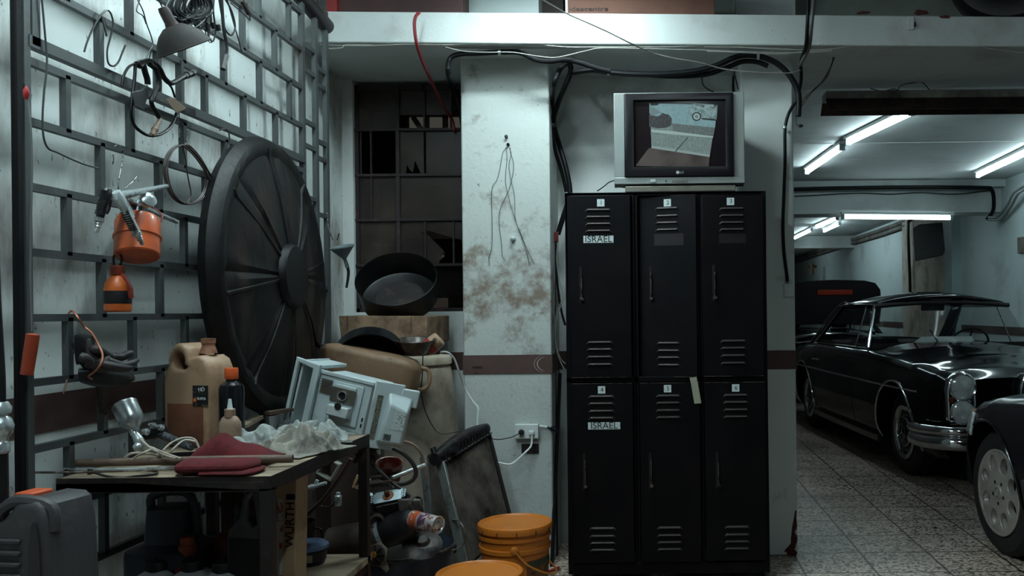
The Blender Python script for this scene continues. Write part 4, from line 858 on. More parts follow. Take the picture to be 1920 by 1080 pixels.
out = [(-.078, .0), (.080, .0), (.083, .012), (.084, .215), (.082, .240), (.070, .268), (.050, .280), (.030, .278), (.016, .272), (.012, .285), (.006, .302), (-.010, .316), (-.030, .318), (-.046, .308), (-.056, .285), (-.064, .25), (-.076, .225), (-.082, .205), (-.081, .012)]
hole = [(-.026+.021*cos(t_), .264+.027*sin(t_)) for t_ in [2*pi*i/18 for i in range(18)]]
hole = [(x_+(.016 if x_ > -.026 and z_ < .25 else 0), z_) for x_, z_ in hole]
MB().at(TR(rx=90)).plate(out, [hole], .115, .011).build('jug_body', M_jug, t, local=True)
MB().at(TR((0, 0, .004))).loft([[(x*k, y*k, z) for x, y in rrect(.164, .117, .022, 4)] for k, z in ((.96, 0), (1.0, .006), (1.0, .128), (.99, .130))]).build('oil_level', M_oil, t, local=True)
MB().at(TR((.036, 0, .285))).lathe([(.026, 0), (.022, .015), (.019, .022), (.019, .03), (.021, .031), (.021, .046), (.001, .047)], 22).build('neck_cap', mt('stained_cap', (140, 96, 72), .5, 0, (96, 62, 50), 30, .4, .6), t, local=True)
MB().box((.030, -.0605, .128), (.083, -.0575, .190)).build('label', mt('black_jug_label', (22, 20, 24), .5, 0, (110, 104, 96), 90, .60, .64), t, local=True)
MB().at(TR((.062, -.0608, .178), rx=90)).text('HD', .016).at(TR((.062, -.0608, .150), rx=90)).text('SUPER', .011).build('label_lettering', M_lab, t, local=True)
MB().at(TR((.038, -.0608, .146), rx=90)).prism(circ(.006, 12), -.001, .001).build('label_emblem', mt('orange_print', (190, 92, 40), .5), t, local=True)
# ---- black bottle with orange cap
t = thing('oil_bottle', 'black bottle with an orange screw cap between the amber jug and the round lid', 'bottle', (-1.285, 2.66, ZT))
MB().lathe([(.001, 0), (.033, 0), (.036, .004), (.036, .178), (.033, .190), (.018, .200), (.016, .202), (.016, .215), (.001, .216)], 28).build('bottle_body', mt('gloss_black_plastic', (16, 16, 20), .25, 0), t)
t.children[0].data.transform(M.Identity(4))
MB().at(M.Translation((-1.285, 2.66, ZT))).lathe([(.001, .243), (.018, .242), (.0195, .238), (.0195, .212), (.018, .208), (.001, .208)], 26).build('orange_cap', mt('orange_cap_bright', (206, 88, 40), .4, 0, (140, 60, 34), 30, .5, .7), t)
def fixlocal(t):
    pass
# body was made at the world origin in error-free local space
b = t.children[0]; b.data.transform(M.Translation((-1.285, 2.66, ZT)))
# ---- glue bottle
t = thing('glue_bottle', 'small grimy cream glue bottle with a pointed nozzle in front of the black bottle', 'bottle', m=M.Translation((-1.235, 2.545, ZT)))
MB().loft([[(x*k, y*k, z) for x, y in rrect(.062, .034, .014, 4)] for k, z in ((.94, 0), (1, .004), (1, .078), (.96, .090), (.70, .104), (.5, .109))]).build('bottle_body', mt('grimy_cream', (150, 124, 106), .55, 0, (96, 74, 62), 16, .45, .7), t, local=True)
MB().lathe([(.015, .106), (.015, .128), (.013, .130), (.001, .130)], 20).build('collar', mt('tan_cap', (140, 112, 94), .5), t, local=True)
MB().lathe([(.0085, .13), (.007, .134), (.0042, .158), (.001, .159)], 16).build('nozzle', M_lab, t, local=True)
# ---- spray gun with cup
t = thing('spray_gun', 'chrome paint spray gun with a silver gravity cup at the left of the workbench', 'spray gun', (-1.40, 2.35, ZT))
cup0, cup1 = P(232, 769, 2.36), P(253, 800, 2.36)
ax = (cup0-cup1).normalized()
MB().at(frame(P(254, 803, 2.36), ax+V((0, .25, 0)))).lathe([(.008, -.006), (.010, .0), (.018, .008), (.028, .018), (.0315, .032), (.032, .07), (.033, .071), (.033, .077), (.031, .079), (.001, .080)], 34).build('cup', mt('silver_cup', (190, 198, 200), .28, .85, (150, 152, 152), 20, .5, .7), t)
body = [P(x, y, 2.36) for x, y in ((247, 806), (257, 820), (262, 832), (256, 845))]
MB().tube(body, [.008, .010, .013, .012, .006], 12, 4).ball(P(258, 838, 2.35), .012, 12).build('gun_head', M_chrome, t)
MB().tube([P(262, 828, 2.36), P(275, 840, 2.37), P(290, 848, 2.4)], [.010, .009, .008], 10, 4).build('gun_barrel', M_chrome, t)
t = thing('spray_gun', 'dark knurled spray gun without a cup lying on the workbench', 'spray gun', (-1.34, 2.5, ZT))
k = [P(x, y, 2.5) for x, y in ((262, 822), (285, 812), (306, 802))]
MB().tube([P(272, 818, 2.5), P(290, 813, 2.5), P(310, 806, 2.5)], [.012, .017, .013], 12, 4).build('gun_head', mt('gun_black', (40, 42, 46), .35, .7), t)
MB().tube([P(296, 812, 2.5), P(318, 822, 2.48), P(345, 834, 2.45), P(360, 840, 2.44)], [.011, .012, .011, .009], 12, 3).build('grip', mt('knurled_grey', (96, 98, 104), .35, .8, (30, 30, 34), 220, .48, .54, .6, 300), t)
for x, y in ((290, 800), (305, 804), (278, 812)): MB().at(frame(P(x, y, 2.49), (-.3, -.8, .5))).lathe([(.004, 0), (.009, .002), (.009, .012), (.005, .014), (.004, .02)], 12).build('adjuster', M_chrome, t)
# ---- loose wires and flat screwdriver on bench
M_pw = mt('pale_cable', (168, 158, 144), .5, 0, (110, 98, 88), 40, .5, .7)
wires('pale_cable', [[P(292, 862, 2.3), P(305, 846, 2.3), P(322, 830, 2.32), P(345, 821, 2.34), P(364, 824, 2.36), P(372, 838, 2.36), P(374, 850, 2.36)], [P(310, 858, 2.3), P(325, 842, 2.3), P(345, 826, 2.33), P(366, 828, 2.35)], [P(234, 858, 2.28), P(248, 850, 2.28), P(275, 850, 2.3), P(305, 856, 2.3)], [P(262, 822, 2.33), P(280, 838, 2.3), P(305, 852, 2.28), P(330, 860, 2.26)], [P(282, 838, 2.3), P(310, 850, 2.28), P(340, 860, 2.26)], [P(248, 862, 2.27), P(262, 852, 2.27), P(290, 840, 2.3)]], .0032, M_pw, 'tangle of pale cables on the workbench behind the wooden handle', 'cable')
t = thing('phone_handset', 'black tapered tool lying on the workbench left of the red cloth', 'tool', P(345, 850, 2.36))
MB().loft([[P(x, y, 2.42), P(x, y, 2.34), P(x, y+h, 2.34), P(x, y+h, 2.42)] for x, y, h in ((300, 852, 5), (330, 848, 12), (368, 846, 16), (384, 845, 14))]).build('tool_body', M_black, t, bev=.002)
# ---- cloths
def cloth(name, label, cat, c, w, d, h, mat, seed, sharp=3.0, rz=0, fold=1.0, pile=1.0):
    def fn(u, v):
        x = (u-.5)*w; y = (v-.5)*d; e = 1-max(abs(u-.5), abs(v-.5))*2
        ra = hypot((u-.5)*2, (v-.5)*2); a = atan2(v-.5, u-.5)
        edge = 1+.22*noise.noise(V((cos(a)*1.7, sin(a)*1.7, seed)))
        x *= edge; y *= edge
        n = noise.noise(V((u*sharp+seed, v*sharp, seed))); n2 = noise.noise(V((u*sharp*5, v*sharp*5+seed, 2.2))); r = 1-abs(noise.noise(V((u*sharp*3.2+seed, v*sharp*2.1, seed*2))))*2
        n2 = noise.noise(V((u*sharp*1.6, v*sharp*1.6+seed, 2.2)))
        w1 = u*.8+v*.6+.30*n+.18*n2; w2 = u*.5-v*.9+.35*n2
        r = (.5+.5*cos(2*pi*w1*3.4))**1.6; r2 = (.5+.5*cos(2*pi*w2*2.6))**1.6
        z = h*max(0, 1-ra**2.0)*pile*(.62+.5*n) + h*.24*fold*(.7*r+.6*r2)*min(1, max(0, 1.05-ra)*4)
        return V((x+.02*n2*w, y+.02*n*d, max(z, .0)+.004))
    mb = MB().at(M.Translation(V(c)) @ M.Rotation(radians(rz), 4, 'Z')).grid(fn, 110, 90)
    return one(name, mb, mat, label, cat, solid=.003)
M_rag = mt('grey_rag', (158, 164, 160), .9, 0, (48, 46, 46), 11, .50, .66, .3, 120)
M_rag2 = mt('tan_rag', (136, 132, 122), .9, 0, (44, 40, 38), 12, .50, .66, .3, 150)
M_red = mt('red_cloth', (96, 22, 27), .95, 0, (66, 14, 20), 40, .4, .7, .5, 320)
cloth('grey_rag', 'crumpled pale grey rag heaped on the workbench behind the red cloth', 'rag', (-1.17, 2.57, ZT), .25, .26, .05, M_rag, 1.3, 2.8, 12, 2.4)
cloth('tan_rag', 'crumpled greyish tan rag bunched at the right edge of the workbench', 'rag', (-1.035, 2.56, ZT), .20, .24, .055, M_rag2, 5.1, 3.0, -20, 2.4)
cloth('grey_rag', 'loosely bunched striped rag farther back near the microwave shell', 'rag', (-1.09, 2.75, ZT), .22, .2, .055, M_rag, 8.6, 3.0, 30, 2.4)
def roundcloth(name, label, pts, w, h, seed):
    """a folded towel: lofted soft pad following the folded profile"""
    mb = MB()
    def fn(u, v):
        a = v*2*pi; x = (u-.5)*w; e = min(1, min(u, 1-u)*9)**.5
        ry = .055*e*(1+.12*noise.noise(V((u*4, seed, cos(a))))); rz_ = h*.5*e*(1+.18*noise.noise(V((u*3, cos(a)*1.2, seed))))
        return V((x, ry*cos(a)*1.0, h*.5+rz_*(abs(sin(a))**.8)*(1 if sin(a) > 0 else -1)))
    mb.at(TR(pts[0], rz=pts[1])).grid(fn, 48, 20)
    return mb
tw = thing('red_cloth', 'dull red felt cloth folded over the wooden handle on the workbench', 'cloth', (-1.12, 2.33, ZT))
def fn(u, v):
    x = (u-.5)*.215; y = (v-.5)*.12
    ridge = max(0, min(1, u*5.5))**.6*max(0, min(1, (1.02-u)*1.5))**.8*max(0, 1-abs(2*(v-.5))**3.4)
    z = .056*ridge*(1+.16*noise.noise(V((u*4, v*3, 1)))+.10*cos(u*14+v*3))
    return V((x, y+.01*noise.noise(V((u*3, 1, 4))), max(z, 0)+.004))
MB().at(TR((-1.135, 2.375, ZT+.010), rz=-3)).grid(fn, 50, 26).build('upper_fold', M_red, tw, solid=.005)
roundcloth('', '', ((-1.115, 2.235, ZT+.002), 2), .205, .033, 3).build('lower_fold', M_red, tw)
roundcloth('', '', ((-1.075, 2.225, ZT+.0), -4), .15, .014, 7).build('hanging_edge', M_red, tw)
# ---- wooden handle, rods
one('wooden_rod', MB().tube([P(124, 869, 2.29), P(250, 866, 2.3), P(400, 862, 2.3), P(549, 860, 2.32)], [.0095, .0105, .0105, .011], 14, 3), mt('old_handle_wood', (104, 84, 72), .6, 0, (52, 40, 36), 9, .45, .65, .2, 60, st=(.3, 1, 1)), 'long worn wooden rod lying across the front of the workbench', 'wooden rod')
one('steel_rod', MB().tube([P(66, 886, 2.2), P(200, 884, 2.21), P(420, 876, 2.25)], .0032, 8, 3), mt('rod_steel', (96, 84, 78), .4, .7, (150, 146, 140), 20, .5, .6), 'thin steel rod poking out left over the front corner of the workbench', 'rod')
one('steel_rod', MB().tube([P(120, 880, 2.24), P(260, 879, 2.25), P(440, 870, 2.3)], .0035, 8, 3), M_chrome, 'second thin rod lying just behind the wooden handle on the workbench', 'rod')
wires('cable_tie', [[P(177, 886, 2.2), P(200, 893, 2.19), P(228, 896, 2.19), P(256, 893, 2.19), P(290, 889, 2.2), P(292, 884, 2.23), P(262, 881, 2.25)]], .0034, M_black, 'black strap curled in a loop at the front edge of the workbench', 'strap')
for lab, px, w in (('small dark block under the wooden handle at the left corner of the workbench', 128, 16), ('small black clip on the rods, between the corner block and the black strap loop', 173, 8)):
    one('metal_block', MB().box(P(px-w/2, 891, 2.23), P(px+w/2, 876, 2.26)), M_blackmetal, lab, 'metal piece', bev=.002)
# ---- under the bench
zs_ = ZS
t = thing('chemical_drum', 'dull blue grey plastic drum with a molded handle on the shelf under the workbench', 'drum', m=M.Translation((-1.36, 2.47, zs_)))
M_bg = mt('blue_grey_plastic', (48, 52, 64), .4, 0, (30, 32, 40), 6, .4, .7)
MB().loft([[(x*k, y*k, z) for x, y in rrect(.21, .2, .05, 5)] for k, z in ((.96, 0), (1, .01), (1, .145), (.98, .16), (.62, .175), (.60, .18), (.55, .27), (.3, .275))]).build('drum_body', M_bg, t, local=True)
MB().tube([(-.05, -.02, .26), (-.05, -.02, .30), (.0, -.02, .315), (.06, -.02, .30), (.075, -.02, .2)], .012, 10, 4).build('handle', M_bg, t, local=True)
t = thing('red_oil_bottle', 'dark red bottle with an amber ribbed cap under the workbench', 'bottle', m=M.Translation((-1.285, 2.40, zs_)))
MB().loft([[(x*k, y*k, z) for x, y in rrect(.09, .06, .02, 4)] for k, z in ((.96, 0), (1, .01), (1, .12), (.5, .15))]).build('bottle_body', mt('dark_red_plastic', (92, 34, 26), .4), t, local=True)
MB().lathe([(.020, .145), (.020, .150), (.023, .152), (.023, .178), (.018, .18), (.018, .2), (.001, .201)], 20).build('cap', mt('amber_cap', (150, 74, 40), .4), t, local=True)
t = thing('fuel_can', 'orange topped dark can lying behind the bottles under the workbench', 'can', m=M.Translation((-1.225, 2.52, zs_)))
MB().loft([[(x*k, y*k, z) for x, y in rrect(.12, .09, .02, 4)] for k, z in ((.97, 0), (1, .01), (1, .14), (.4, .185))]).build('can_body', mt('amber_metal', (120, 62, 36), .45), t, local=True)
MB().tube([(.055, 0, .13), (.085, 0, .17), (.10, 0, .10), (.09, 0, .02)], .006, 8, 4).build('handle', mt('dark_blue_plastic', (34, 38, 58), .4), t, local=True)
gx = 'small grey cans with black caps under the workbench'
M_can = mt('grey_can_plastic', (150, 152, 152), .4, 0, (70, 70, 70), 10, .5, .7)
for i, (px, py, lab) in enumerate(((296, 1046, 'grey can with a flat black cap, leftmost of three under the workbench'), (362, 1046, 'grey can with a black cap, middle of three under the workbench'), (419, 1048, 'grey can with a wide black cap, rightmost of three under the workbench'))):
    c = PZ(px, py, ZS+.15)
    t = thing('small_can', lab, 'can', m=TR((c.x, c.y, ZS), rz=6*i), group=gx)
    MB().loft([[(x*k, y*k, z) for x, y in rrect(.095, .08, .015, 3)] for k, z in ((.97, 0), (1, .01), (1, .10), (.94, .108), (.5, .12))]).build('can_body', M_can, t, local=True)
    MB().lathe([(.026, .118), (.029, .12), (.029, .14), (.027, .143), (.008, .144), (.008, .153), (.001, .154)], 22).build('cap', M_black, t, local=True)
# tall dark bottles
t = thing('oil_canister', 'tall dark red oil canister in the deep shadow under the workbench', 'canister', m=M.Translation((-1.175, 2.72, zs_)))
MB().loft([[(x*k, y*k, z) for x, y in rrect(.13, .10, .025, 4)] for k, z in ((.97, 0), (1, .01), (1, .25), (.9, .28), (.35, .32), (.35, .34))]).build('canister_body', mt('deep_red_plastic', (66, 20, 22), .4), t, local=True)
MB().lathe([(.025, .335), (.028, .34), (.028, .365), (.001, .366)], 20).build('cap', mt('amber_cap', (150, 74, 40), .4), t, local=True)
t = thing('oil_canister', 'tall glossy black oil canister under the workbench left of the grey handled one', 'canister', m=M.Translation((-1.115, 2.43, zs_)))
MB().loft([[(x*k, y*k, z) for x, y in rrect(.11, .09, .03, 5)] for k, z in ((.97, 0), (1, .01), (1, .20), (.88, .27), (.55, .31), (.3, .32), (.3, .335))]).build('canister_body', mt('gloss_black_plastic', (16, 16, 20), .25), t, local=True)
MB().lathe([(.02, .325), (.023, .33), (.023, .36), (.001, .361)], 20).build('cap', M_black, t, local=True)
t = thing('oil_canister', 'dark grey oil canister with a loop handle under the workbench', 'canister', m=TR((-1.09, 2.37, zs_), rz=-10))
out = [(-.055, 0), (.055, 0), (.058, .01), (.058, .20), (.052, .25), (.046, .30), (.04, .345), (.02, .35), (-.004, .345), (-.012, .30), (-.022, .262), (-.05, .235), (-.057, .21), (-.057, .01)]
MB().at(TR(rx=90)).plate(out, [[(.028, .33), (.034, .29), (.034, .25), (.02, .243), (.006, .262), (.008, .31)]], .075, .014).build('canister_body', mt('dark_grey_plastic', (62, 62, 66), .42), t, local=True)
MB().box((-.045, -.0395, .02), (.045, -.0378, .21)).build('label', mt('oil_label', (26, 24, 28), .4), t, local=True)
MB().at(TR((-.012, -.0398, .185), rx=90)).text('CTS', .026).at(TR((-.012, -.0398, .155), rx=90)).text('MARI', .016).build('label_lettering', mt('label_grey', (126, 128, 128), .5), t, local=True)
MB().at(TR((.02, -.0398, .05), rx=90)).prism([(-.012, -.02), (-.006, .0), (-.010, .012), (0, .035), (.004, .012), (.012, .006), (.008, -.02), (.003, -.006)], -.001, .001).build('label_flame', mt('flame_orange', (200, 96, 44), .5), t, local=True)
MB().lathe([(.017, 0), (.017, .028), (.001, .029)], 16).build('cap', M_black, t, local=True); t.children[-1].data.transform(M.Translation((-.035, 0, .235)))
# cardboard box beside the bench
t = thing('parts_box', 'tall narrow cardboard box with black vertical lettering standing beside the workbench leg', 'box', m=TR((-1.100, 2.58, .46), rx=-4))
MB().box((-.02, -.03, 0), (.045, .06, .355)).build('carton', mt('tan_card', (168, 140, 110), .8, 0, (130, 104, 80), 5, .5, .7), t, local=True, bev=.002)
MB().at(TR((.0465, .008, .21), rx=90, rz=90)).at(TR((.030, -.0312, .175), rx=90) @ M.Rotation(pi/2, 4, 'Z')).text('WURTH', .036).build('lettering', M_ink, t, local=True)
MB().at(TR((.030, -.0312, .255), rx=90)).prism(rrect(.026, .016, .003, 2), -.001, .001).build('logo', M_ink, t, local=True)
MB().box((-.020, -.0312, .02), (.008, -.0302, .25)).build('coloured_label', mt('torn_label', (168, 172, 168), .6, 0, (170, 70, 40), 30, .52, .56, col3=(40, 60, 90), scale3=24, lo3=.6, hi3=.64), t, local=True)
# black cup and blue lidded tub on shelf extension
c = PZ(566, 1066, ZS)
t = thing('plastic_tub', 'round dark blue lidded tub on the lower shelf of the workbench', 'tub', m=M.Translation((-1.0, 2.50, ZS)))
t.matrix_basis = M.Translation((c.x, c.y+.055, ZS))
MB().lathe([(.001, 0), (.046, 0), (.050, .005), (.056, .052), (.001, .053)], 36).build('tub_body', mt('navy_plastic', (36, 40, 58), .4, 0, (26, 28, 40), 8, .4, .7), t, local=True)
MB().lathe([(.061, .050), (.063, .054), (.062, .062), (.054, .068), (.050, .071), (.035, .073), (.032, .071), (.001, .071)], 40).build('lid', mt('steel_blue_lid', (84, 100, 130), .4), t, local=True)
MB().lathe([(.0545, .014), (.0575, .044)], 36, caps=False).build('label_band', mt('tub_label', (44, 34, 38), .45), t, local=True)
t.children[-1].data.transform(M.Scale(1.004, 4)); 
MB().box((.012, -.0588, .018), (.032, -.052, .040)).build('paper_label', mt('tan_paper', (134, 112, 88), .7), t, local=True)
c = PZ(556, 1032, ZS+.03)
t = thing('metal_cup', 'black metal cup with a handle standing just behind the blue lidded tub', 'cup', m=M.Translation((c.x, c.y+.05, ZS)))
MB().lathe([(.001, 0), (.038, 0), (.040, .003), (.041, .115), (.042, .116), (.038, .115), (.036, .004), (.001, .003)], 32).build('cup_body', mt('black_enamel_cup', (22, 20, 24), .3, .4), t, local=True)
MB().tube([(.038, 0, .09), (.062, 0, .085), (.066, 0, .05), (.04, 0, .03)], .004, 8, 4).build('cup_handle', M_black, t, local=True)
one('folded_card', MB().at(TR(P(597, 1030, 2.93), ry=20)).box((-.035, -.03, -.06), (.02, .03, .02)), M_lab, 'white folded card standing behind the black cup beside the bench leg', 'card', bev=.002)
# ================================================================ heap between the bench and the pillar
# white plastic drum standing on a wooden block
t = thing('plastic_barrel', 'tall stained white plastic barrel behind the radiator beside the stained pillar', 'barrel', m=M.Translation((-1.19, 4.30, 0)))
M_brl = mt('stained_white_plastic', (160, 148, 132), .5, 0, (92, 76, 64), 3.2, .46, .7, .1, 20, col3=(80, 62, 52), scale3=9, lo3=.66, hi3=.76)
MB().lathe([(.001, 0), (.215, 0), (.225, .01), (.228, .35), (.226, .56), (.222, .58), (.225, .60), (.215, .80), (.188, .985), (.178, 1.0), (.178, 1.03), (.001, 1.03)], 44).build('barrel_body', M_brl, t, local=True)
MB().lathe([(.178, 1.0), (.192, 1.005), (.194, 1.035), (.188, 1.045), (.001, 1.045)], 44).build('barrel_lid', mt('cream_plastic', (190, 178, 158), .5, 0, (140, 122, 104), 6, .5, .7), t, local=True)
one('wooden_box', MB().box((-1.64, 4.16, 0), (-1.44, 4.66, 1.10)), mt('dark_crate', (60, 46, 40), .8), 'dark crate standing in the corner under the cardboard box', 'crate')
# box with pan
t = thing('cardboard_tray', 'worn brown cardboard box under the big round black pan', 'box', (-1.35, 4.4, 1.10))
a, b = P(640, 637, 4.20), P(800, 591, 4.20)
M_tray = mt('worn_card', (142, 116, 92), .8, 0, (86, 64, 52), 7, .45, .68, .1, 30)
MB().loft([[(a.x, 4.20, 1.107), (b.x, 4.20, 1.107), (b.x, 4.66, 1.107), (a.x, 4.66, 1.107)], [(a.x-.012, 4.20, b.z+.002), (b.x, 4.20, b.z-.004), (b.x, 4.66, b.z-.004), (a.x-.012, 4.66, b.z+.002)]]).build('carton', M_tray, t, bev=.003)
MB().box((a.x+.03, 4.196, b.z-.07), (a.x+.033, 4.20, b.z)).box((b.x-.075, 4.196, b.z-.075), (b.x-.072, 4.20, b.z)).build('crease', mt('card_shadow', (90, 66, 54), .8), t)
def pan(label, o, axis, r, h, mat, flare=1.0, th=.002, name='round_pan', lip=.003):
    t = thing(name, label, 'pan', m=frame(o, axis, (1, 0, 0)))
    MB().lathe([(.001, 0), (r*flare-.006, 0), (r*flare, .006), (r, h), (r+lip, h+.002), (r, h+.004), (r-th*1.5, h), (r*flare-th, .008), (r*flare-.01, .003), (.001, .003)], 56).build('pan_shell', mat, t, local=True)
    return t
M_pan = mt('black_bakeware', (9, 8, 9), .42, .2, (40, 34, 32), 6, .55, .8, .05, 50)
base = P(733, 556, 4.28)
t = pan('big deep round black pan tilted towards the camera on the cardboard box', V((base.x+.005, 4.42, 1.33)), (.06, -.68, .70), .195, .135, M_pan, .96)
MB().lathe([(.12, .0032), (.001, .0036)], 30, caps=False).build('residue', mt('pan_residue', (30, 26, 26), .5, 0, (66, 58, 52), 14, .52, .72), t, local=True)
one('pan_support', MB().box((-1.42, 4.42, 1.232), (-1.25, 4.56, 1.30)), M_tray, 'small card block propping the big round black pan from behind', 'block')
t = pan('round steel cake pan lying on its side on the brown jerrycan, opening facing down', P(694, 664, 4.0), (.22, -.75, -.50), .155, .07, mt('dark_steel_pan', (42, 46, 50), .3, .7, (20, 18, 20), 5, .45, .65, .05, 30), 1)
o = P(780, 652, 3.98)
t = thing('metal_bowl', 'small dark metal bowl to the right of the steel cake pan', 'bowl', m=frame(o-V((0, 0, .03)), (.02, -.12, 1)))
MB().lathe([(.001, 0), (.045, 0), (.05, .006), (.080, .062), (.089, .066), (.093, .066), (.091, .070), (.084, .068), (.047, .010), (.001, .005)], 44).build('bowl_shell', mt('brushed_dark_metal', (74, 68, 64), .35, .5, (110, 102, 96), 30, .5, .66), t, local=True)
m = frame(P(806, 650, 4.05), (.75, .1, .62))
t = thing('plastic_cup', 'clear plastic bottle end with red bands tipped over beside the metal bowl', 'cup', m=m)
MB().lathe([(.03, -.02), (.036, -.018), (.038, .02), (.036, .055), (.03, .06), (.001, .055)], 28, caps=False).build('cup_body', mt('dirty_clear_plastic', (170, 140, 116), .3, 0, (120, 90, 74), 12, .5, .7), t, local=True)
MB().lathe([(.0385, -.012), (.0400, -.010), (.0402, .018), (.0385, .02)], 28, caps=False).build('red_band', mt('red_print', (150, 52, 44), .4), t, local=True)
# lying brown jerrycan
m = frame(P(603, 672, 3.88), P(788, 712, 3.88)-P(603, 672, 3.88), (0, 0, 1))
t = thing('plastic_jerrycan', 'old brown plastic jerrycan lying on its side with its handle to the right', 'jerrycan', m=m)
M_jc = mt('old_brown_plastic', (126, 100, 76), .55, 0, (92, 68, 52), 6, .45, .7, .2, 24, col3=(60, 42, 36), scale3=20, lo3=.64, hi3=.74)
rings = []
Lj = .43
for u, k, s in ((-.01, .42, 0), (.0, .62, 0), (.03, .92, 0), (.07, 1, 0), (.36, 1, 0), (.40, .92, 0), (.425, .72, 0), (.435, .5, 0)):
    rings.append([(x*k, y*k, u) for x, y in rrect(.165, .18, .03, 5)])
MB().loft(rings).build('can_body', M_jc, t, local=True)
MB().at(TR((.0, -.10, 0))).tube([(.050, 0, .08), (.050, -.003, .30)], .006, 8).tube([(.050, 0, .08), (-.01, -.003, .08)], .006, 8).build('molded_rib', M_jc, t, local=True)
MB().tube([(.045, -.05, .41), (.04, -.06, .46), (-.02, -.055, .475), (-.05, -.05, .45), (-.05, -.05, .41)], .010, 10, 4).build('handle', M_jc, t, local=True)
MB().at(TR((.04, .0, -.02))).lathe([(.018, 0), (.022, .01), (.018, .03)], 16).build('cap', M_rust, t, local=True)
# supports hidden behind
one('wooden_stand', MB().box((-1.50, 3.78, 0), (-1.26, 4.0, .80)), mt('dark_crate', (60, 46, 40), .8), 'dark wooden stand hidden behind the microwave shell', 'stand')
# ---- microwave oven carcass
o = P(640, 757, 3.2)
m = M.Translation(o) @ M.Scale(.90, 4) @ M.Rotation(radians(13), 4, 'Y') @ M.Rotation(radians(-8), 4, 'Z')
t = thing('microwave_shell', 'gutted white microwave oven shell lying tilted on the heap beside the workbench', 'microwave oven', m=m)
M_mw = mt('microwave_white', (176, 188, 190), .45, 0, (150, 150, 146), 9, .55, .75)
M_mwd = mt('microwave_grey', (120, 118, 110), .5, .3)
# local x right, z up, y away; side panel faces camera
MB().box((-.115, -.002, -.105), (.115, .20, .105)).box((-.125, -.010, -.118), (.125, .0, -.103)).box((-.115, -.008, .10), (.125, .0, .118)).build('cavity', M_mw, t, local=True, bev=.006)
MB().at(TR((-.155, -.02, .0), rx=90, ry=-0)).plate([(-.062, -.142), (.045, -.130), (.045, .135), (-.062, .147)], [[(-.048, -.126), (.018, -.116), (.018, .116), (-.048, .130)]], .02, .003).build('door_frame', M_mw, t, local=True)
MB().box((-.20, -.01, -.14), (-.19, .2, .14)).box((-.19, .0, .12), (-.11, .2, .135)).box((-.19, .0, -.14), (-.11, .2, -.125)).build('front_flange', M_mw, t, local=True, bev=.003)
# perforated patch
mb = MB().at(TR((-.078, -.0045, .055), rx=90))
for i in range(9):
    for j in range(11): mb.prism(circ(.0022, 6, (i-4)*.0055+(j % 2)*.0027, (j-5)*.0055), 0, .003)
mb.build('vent_holes', mt('vent_hole_brown', (70, 56, 40), .7), t, local=True)
MB().box((-.050, -.010, -.082), (.085, -.003, .088)).build('raised_panel', M_mw, t, local=True, bev=.004)
MB().box((-.038, -.020, -.055), (.058, -.006, .078)).build('mount_base', M_mw, t, local=True, bev=.003)
MB().at(TR((.010, -.022, .036), rx=90)).plate(rrect(.105, .062, .006, 3), [circ(.018, 20)], .006, .001).build('magnetron_plate', mt('zinc_plate', (112, 110, 100), .45, .7), t, local=True)
MB().at(TR((.010, -.026, .036), rx=90)).lathe([(.018, -.004), (.020, .006), (.017, .006), (.016, -.004)], 24, caps=False).build('hole_ring', M_chrome, t, local=True)
MB().at(TR((.010, -.0205, .036), rx=90)).cyl(.017, -.001, .001, 20).build('hole', M_dark, t, local=True)
MB().box((-.036, -.048, -.048), (.056, -.018, -.004)).build('white_cover', mt('mw_cover', (186, 194, 194), .4), t, local=True, bev=.005)
MB().at(TR((.012, -.049, -.004), rx=90)).cyl(.014, -.001, .003, 20).build('cover_hole', M_dark, t, local=True)
MB().box((.10, -.0045, -.05), (.106, -.002, -.035)).box((.10, -.0045, -.075), (.106, -.002, -.06)).build('slots', M_dark, t, local=True)
# right end plate with bulged duct
MB().at(TR((.155, -.04, -.005), rx=90, rz=0)).at(M.Translation((.135, -.015, 0)) @ M.Rotation(radians(28), 4, 'Z')).box((-.006, -.05, -.135), (.11, -.042, .135)).build('end_plate', M_mw, t, local=True, bev=.004)
E2 = M.Translation((.135, -.015, 0)) @ M.Rotation(radians(28), 4, 'Z')
MB().at(E2).box((.012, -.0515, -.10), (.034, -.049, .08)).build('mesh_strip', mt('mesh_grey', (112, 112, 100), .6, 0, (70, 66, 58), 160, .45, .55), t, local=True)
MB().at(E2).loft([[(.040, -.05, -.11), (.15, -.05, -.11), (.15, -.05, .09), (.052, -.05, .10)], [(.050, -.10, -.095), (.135, -.10, -.095), (.135, -.10, .03), (.060, -.10, .06)]]).build('duct_bulge', M_mw, t, local=True, bev=.008)
MB().at(E2).box((.085, -.1015, -.04), (.13, -.1000, .035)).build('paper_sticker', mt('pale_sticker', (186, 196, 196), .6, 0, (120, 126, 128), 120, .55, .6), t, local=True)
bc = MB().at(E2)
for i in range(9): bc.box((.062+.0032*i, -.1016, -.085), (.0632+.0032*i+(.0008 if i % 3 else 0), -.1003, -.060))
bc.build('barcode', M_ink, t, local=True)
MB().at(E2).box((.10, -.052, .05), (.17, -.03, .12)).build('corner_flap', M_mw, t, local=True, bev=.004)
# support under microwave: metal sheets
one('metal_sheet', MB().at(TR(P(668, 838, 3.4), ry=-14, rz=10)).box((-.10, -.12, -.004), (.12, .12, .0)), mt('pale_sheet', (140, 152, 150), .4, .4), 'pale sheet metal lying below the microwave shell behind the bench corner', 'metal sheet')
one('parts_crate', MB().box((-1.33, 3.18, 0), (-1.235, 3.33, .755)), mt('dark_crate', (60, 46, 40), .8), 'dark crate of parts standing under the microwave shell', 'crate')
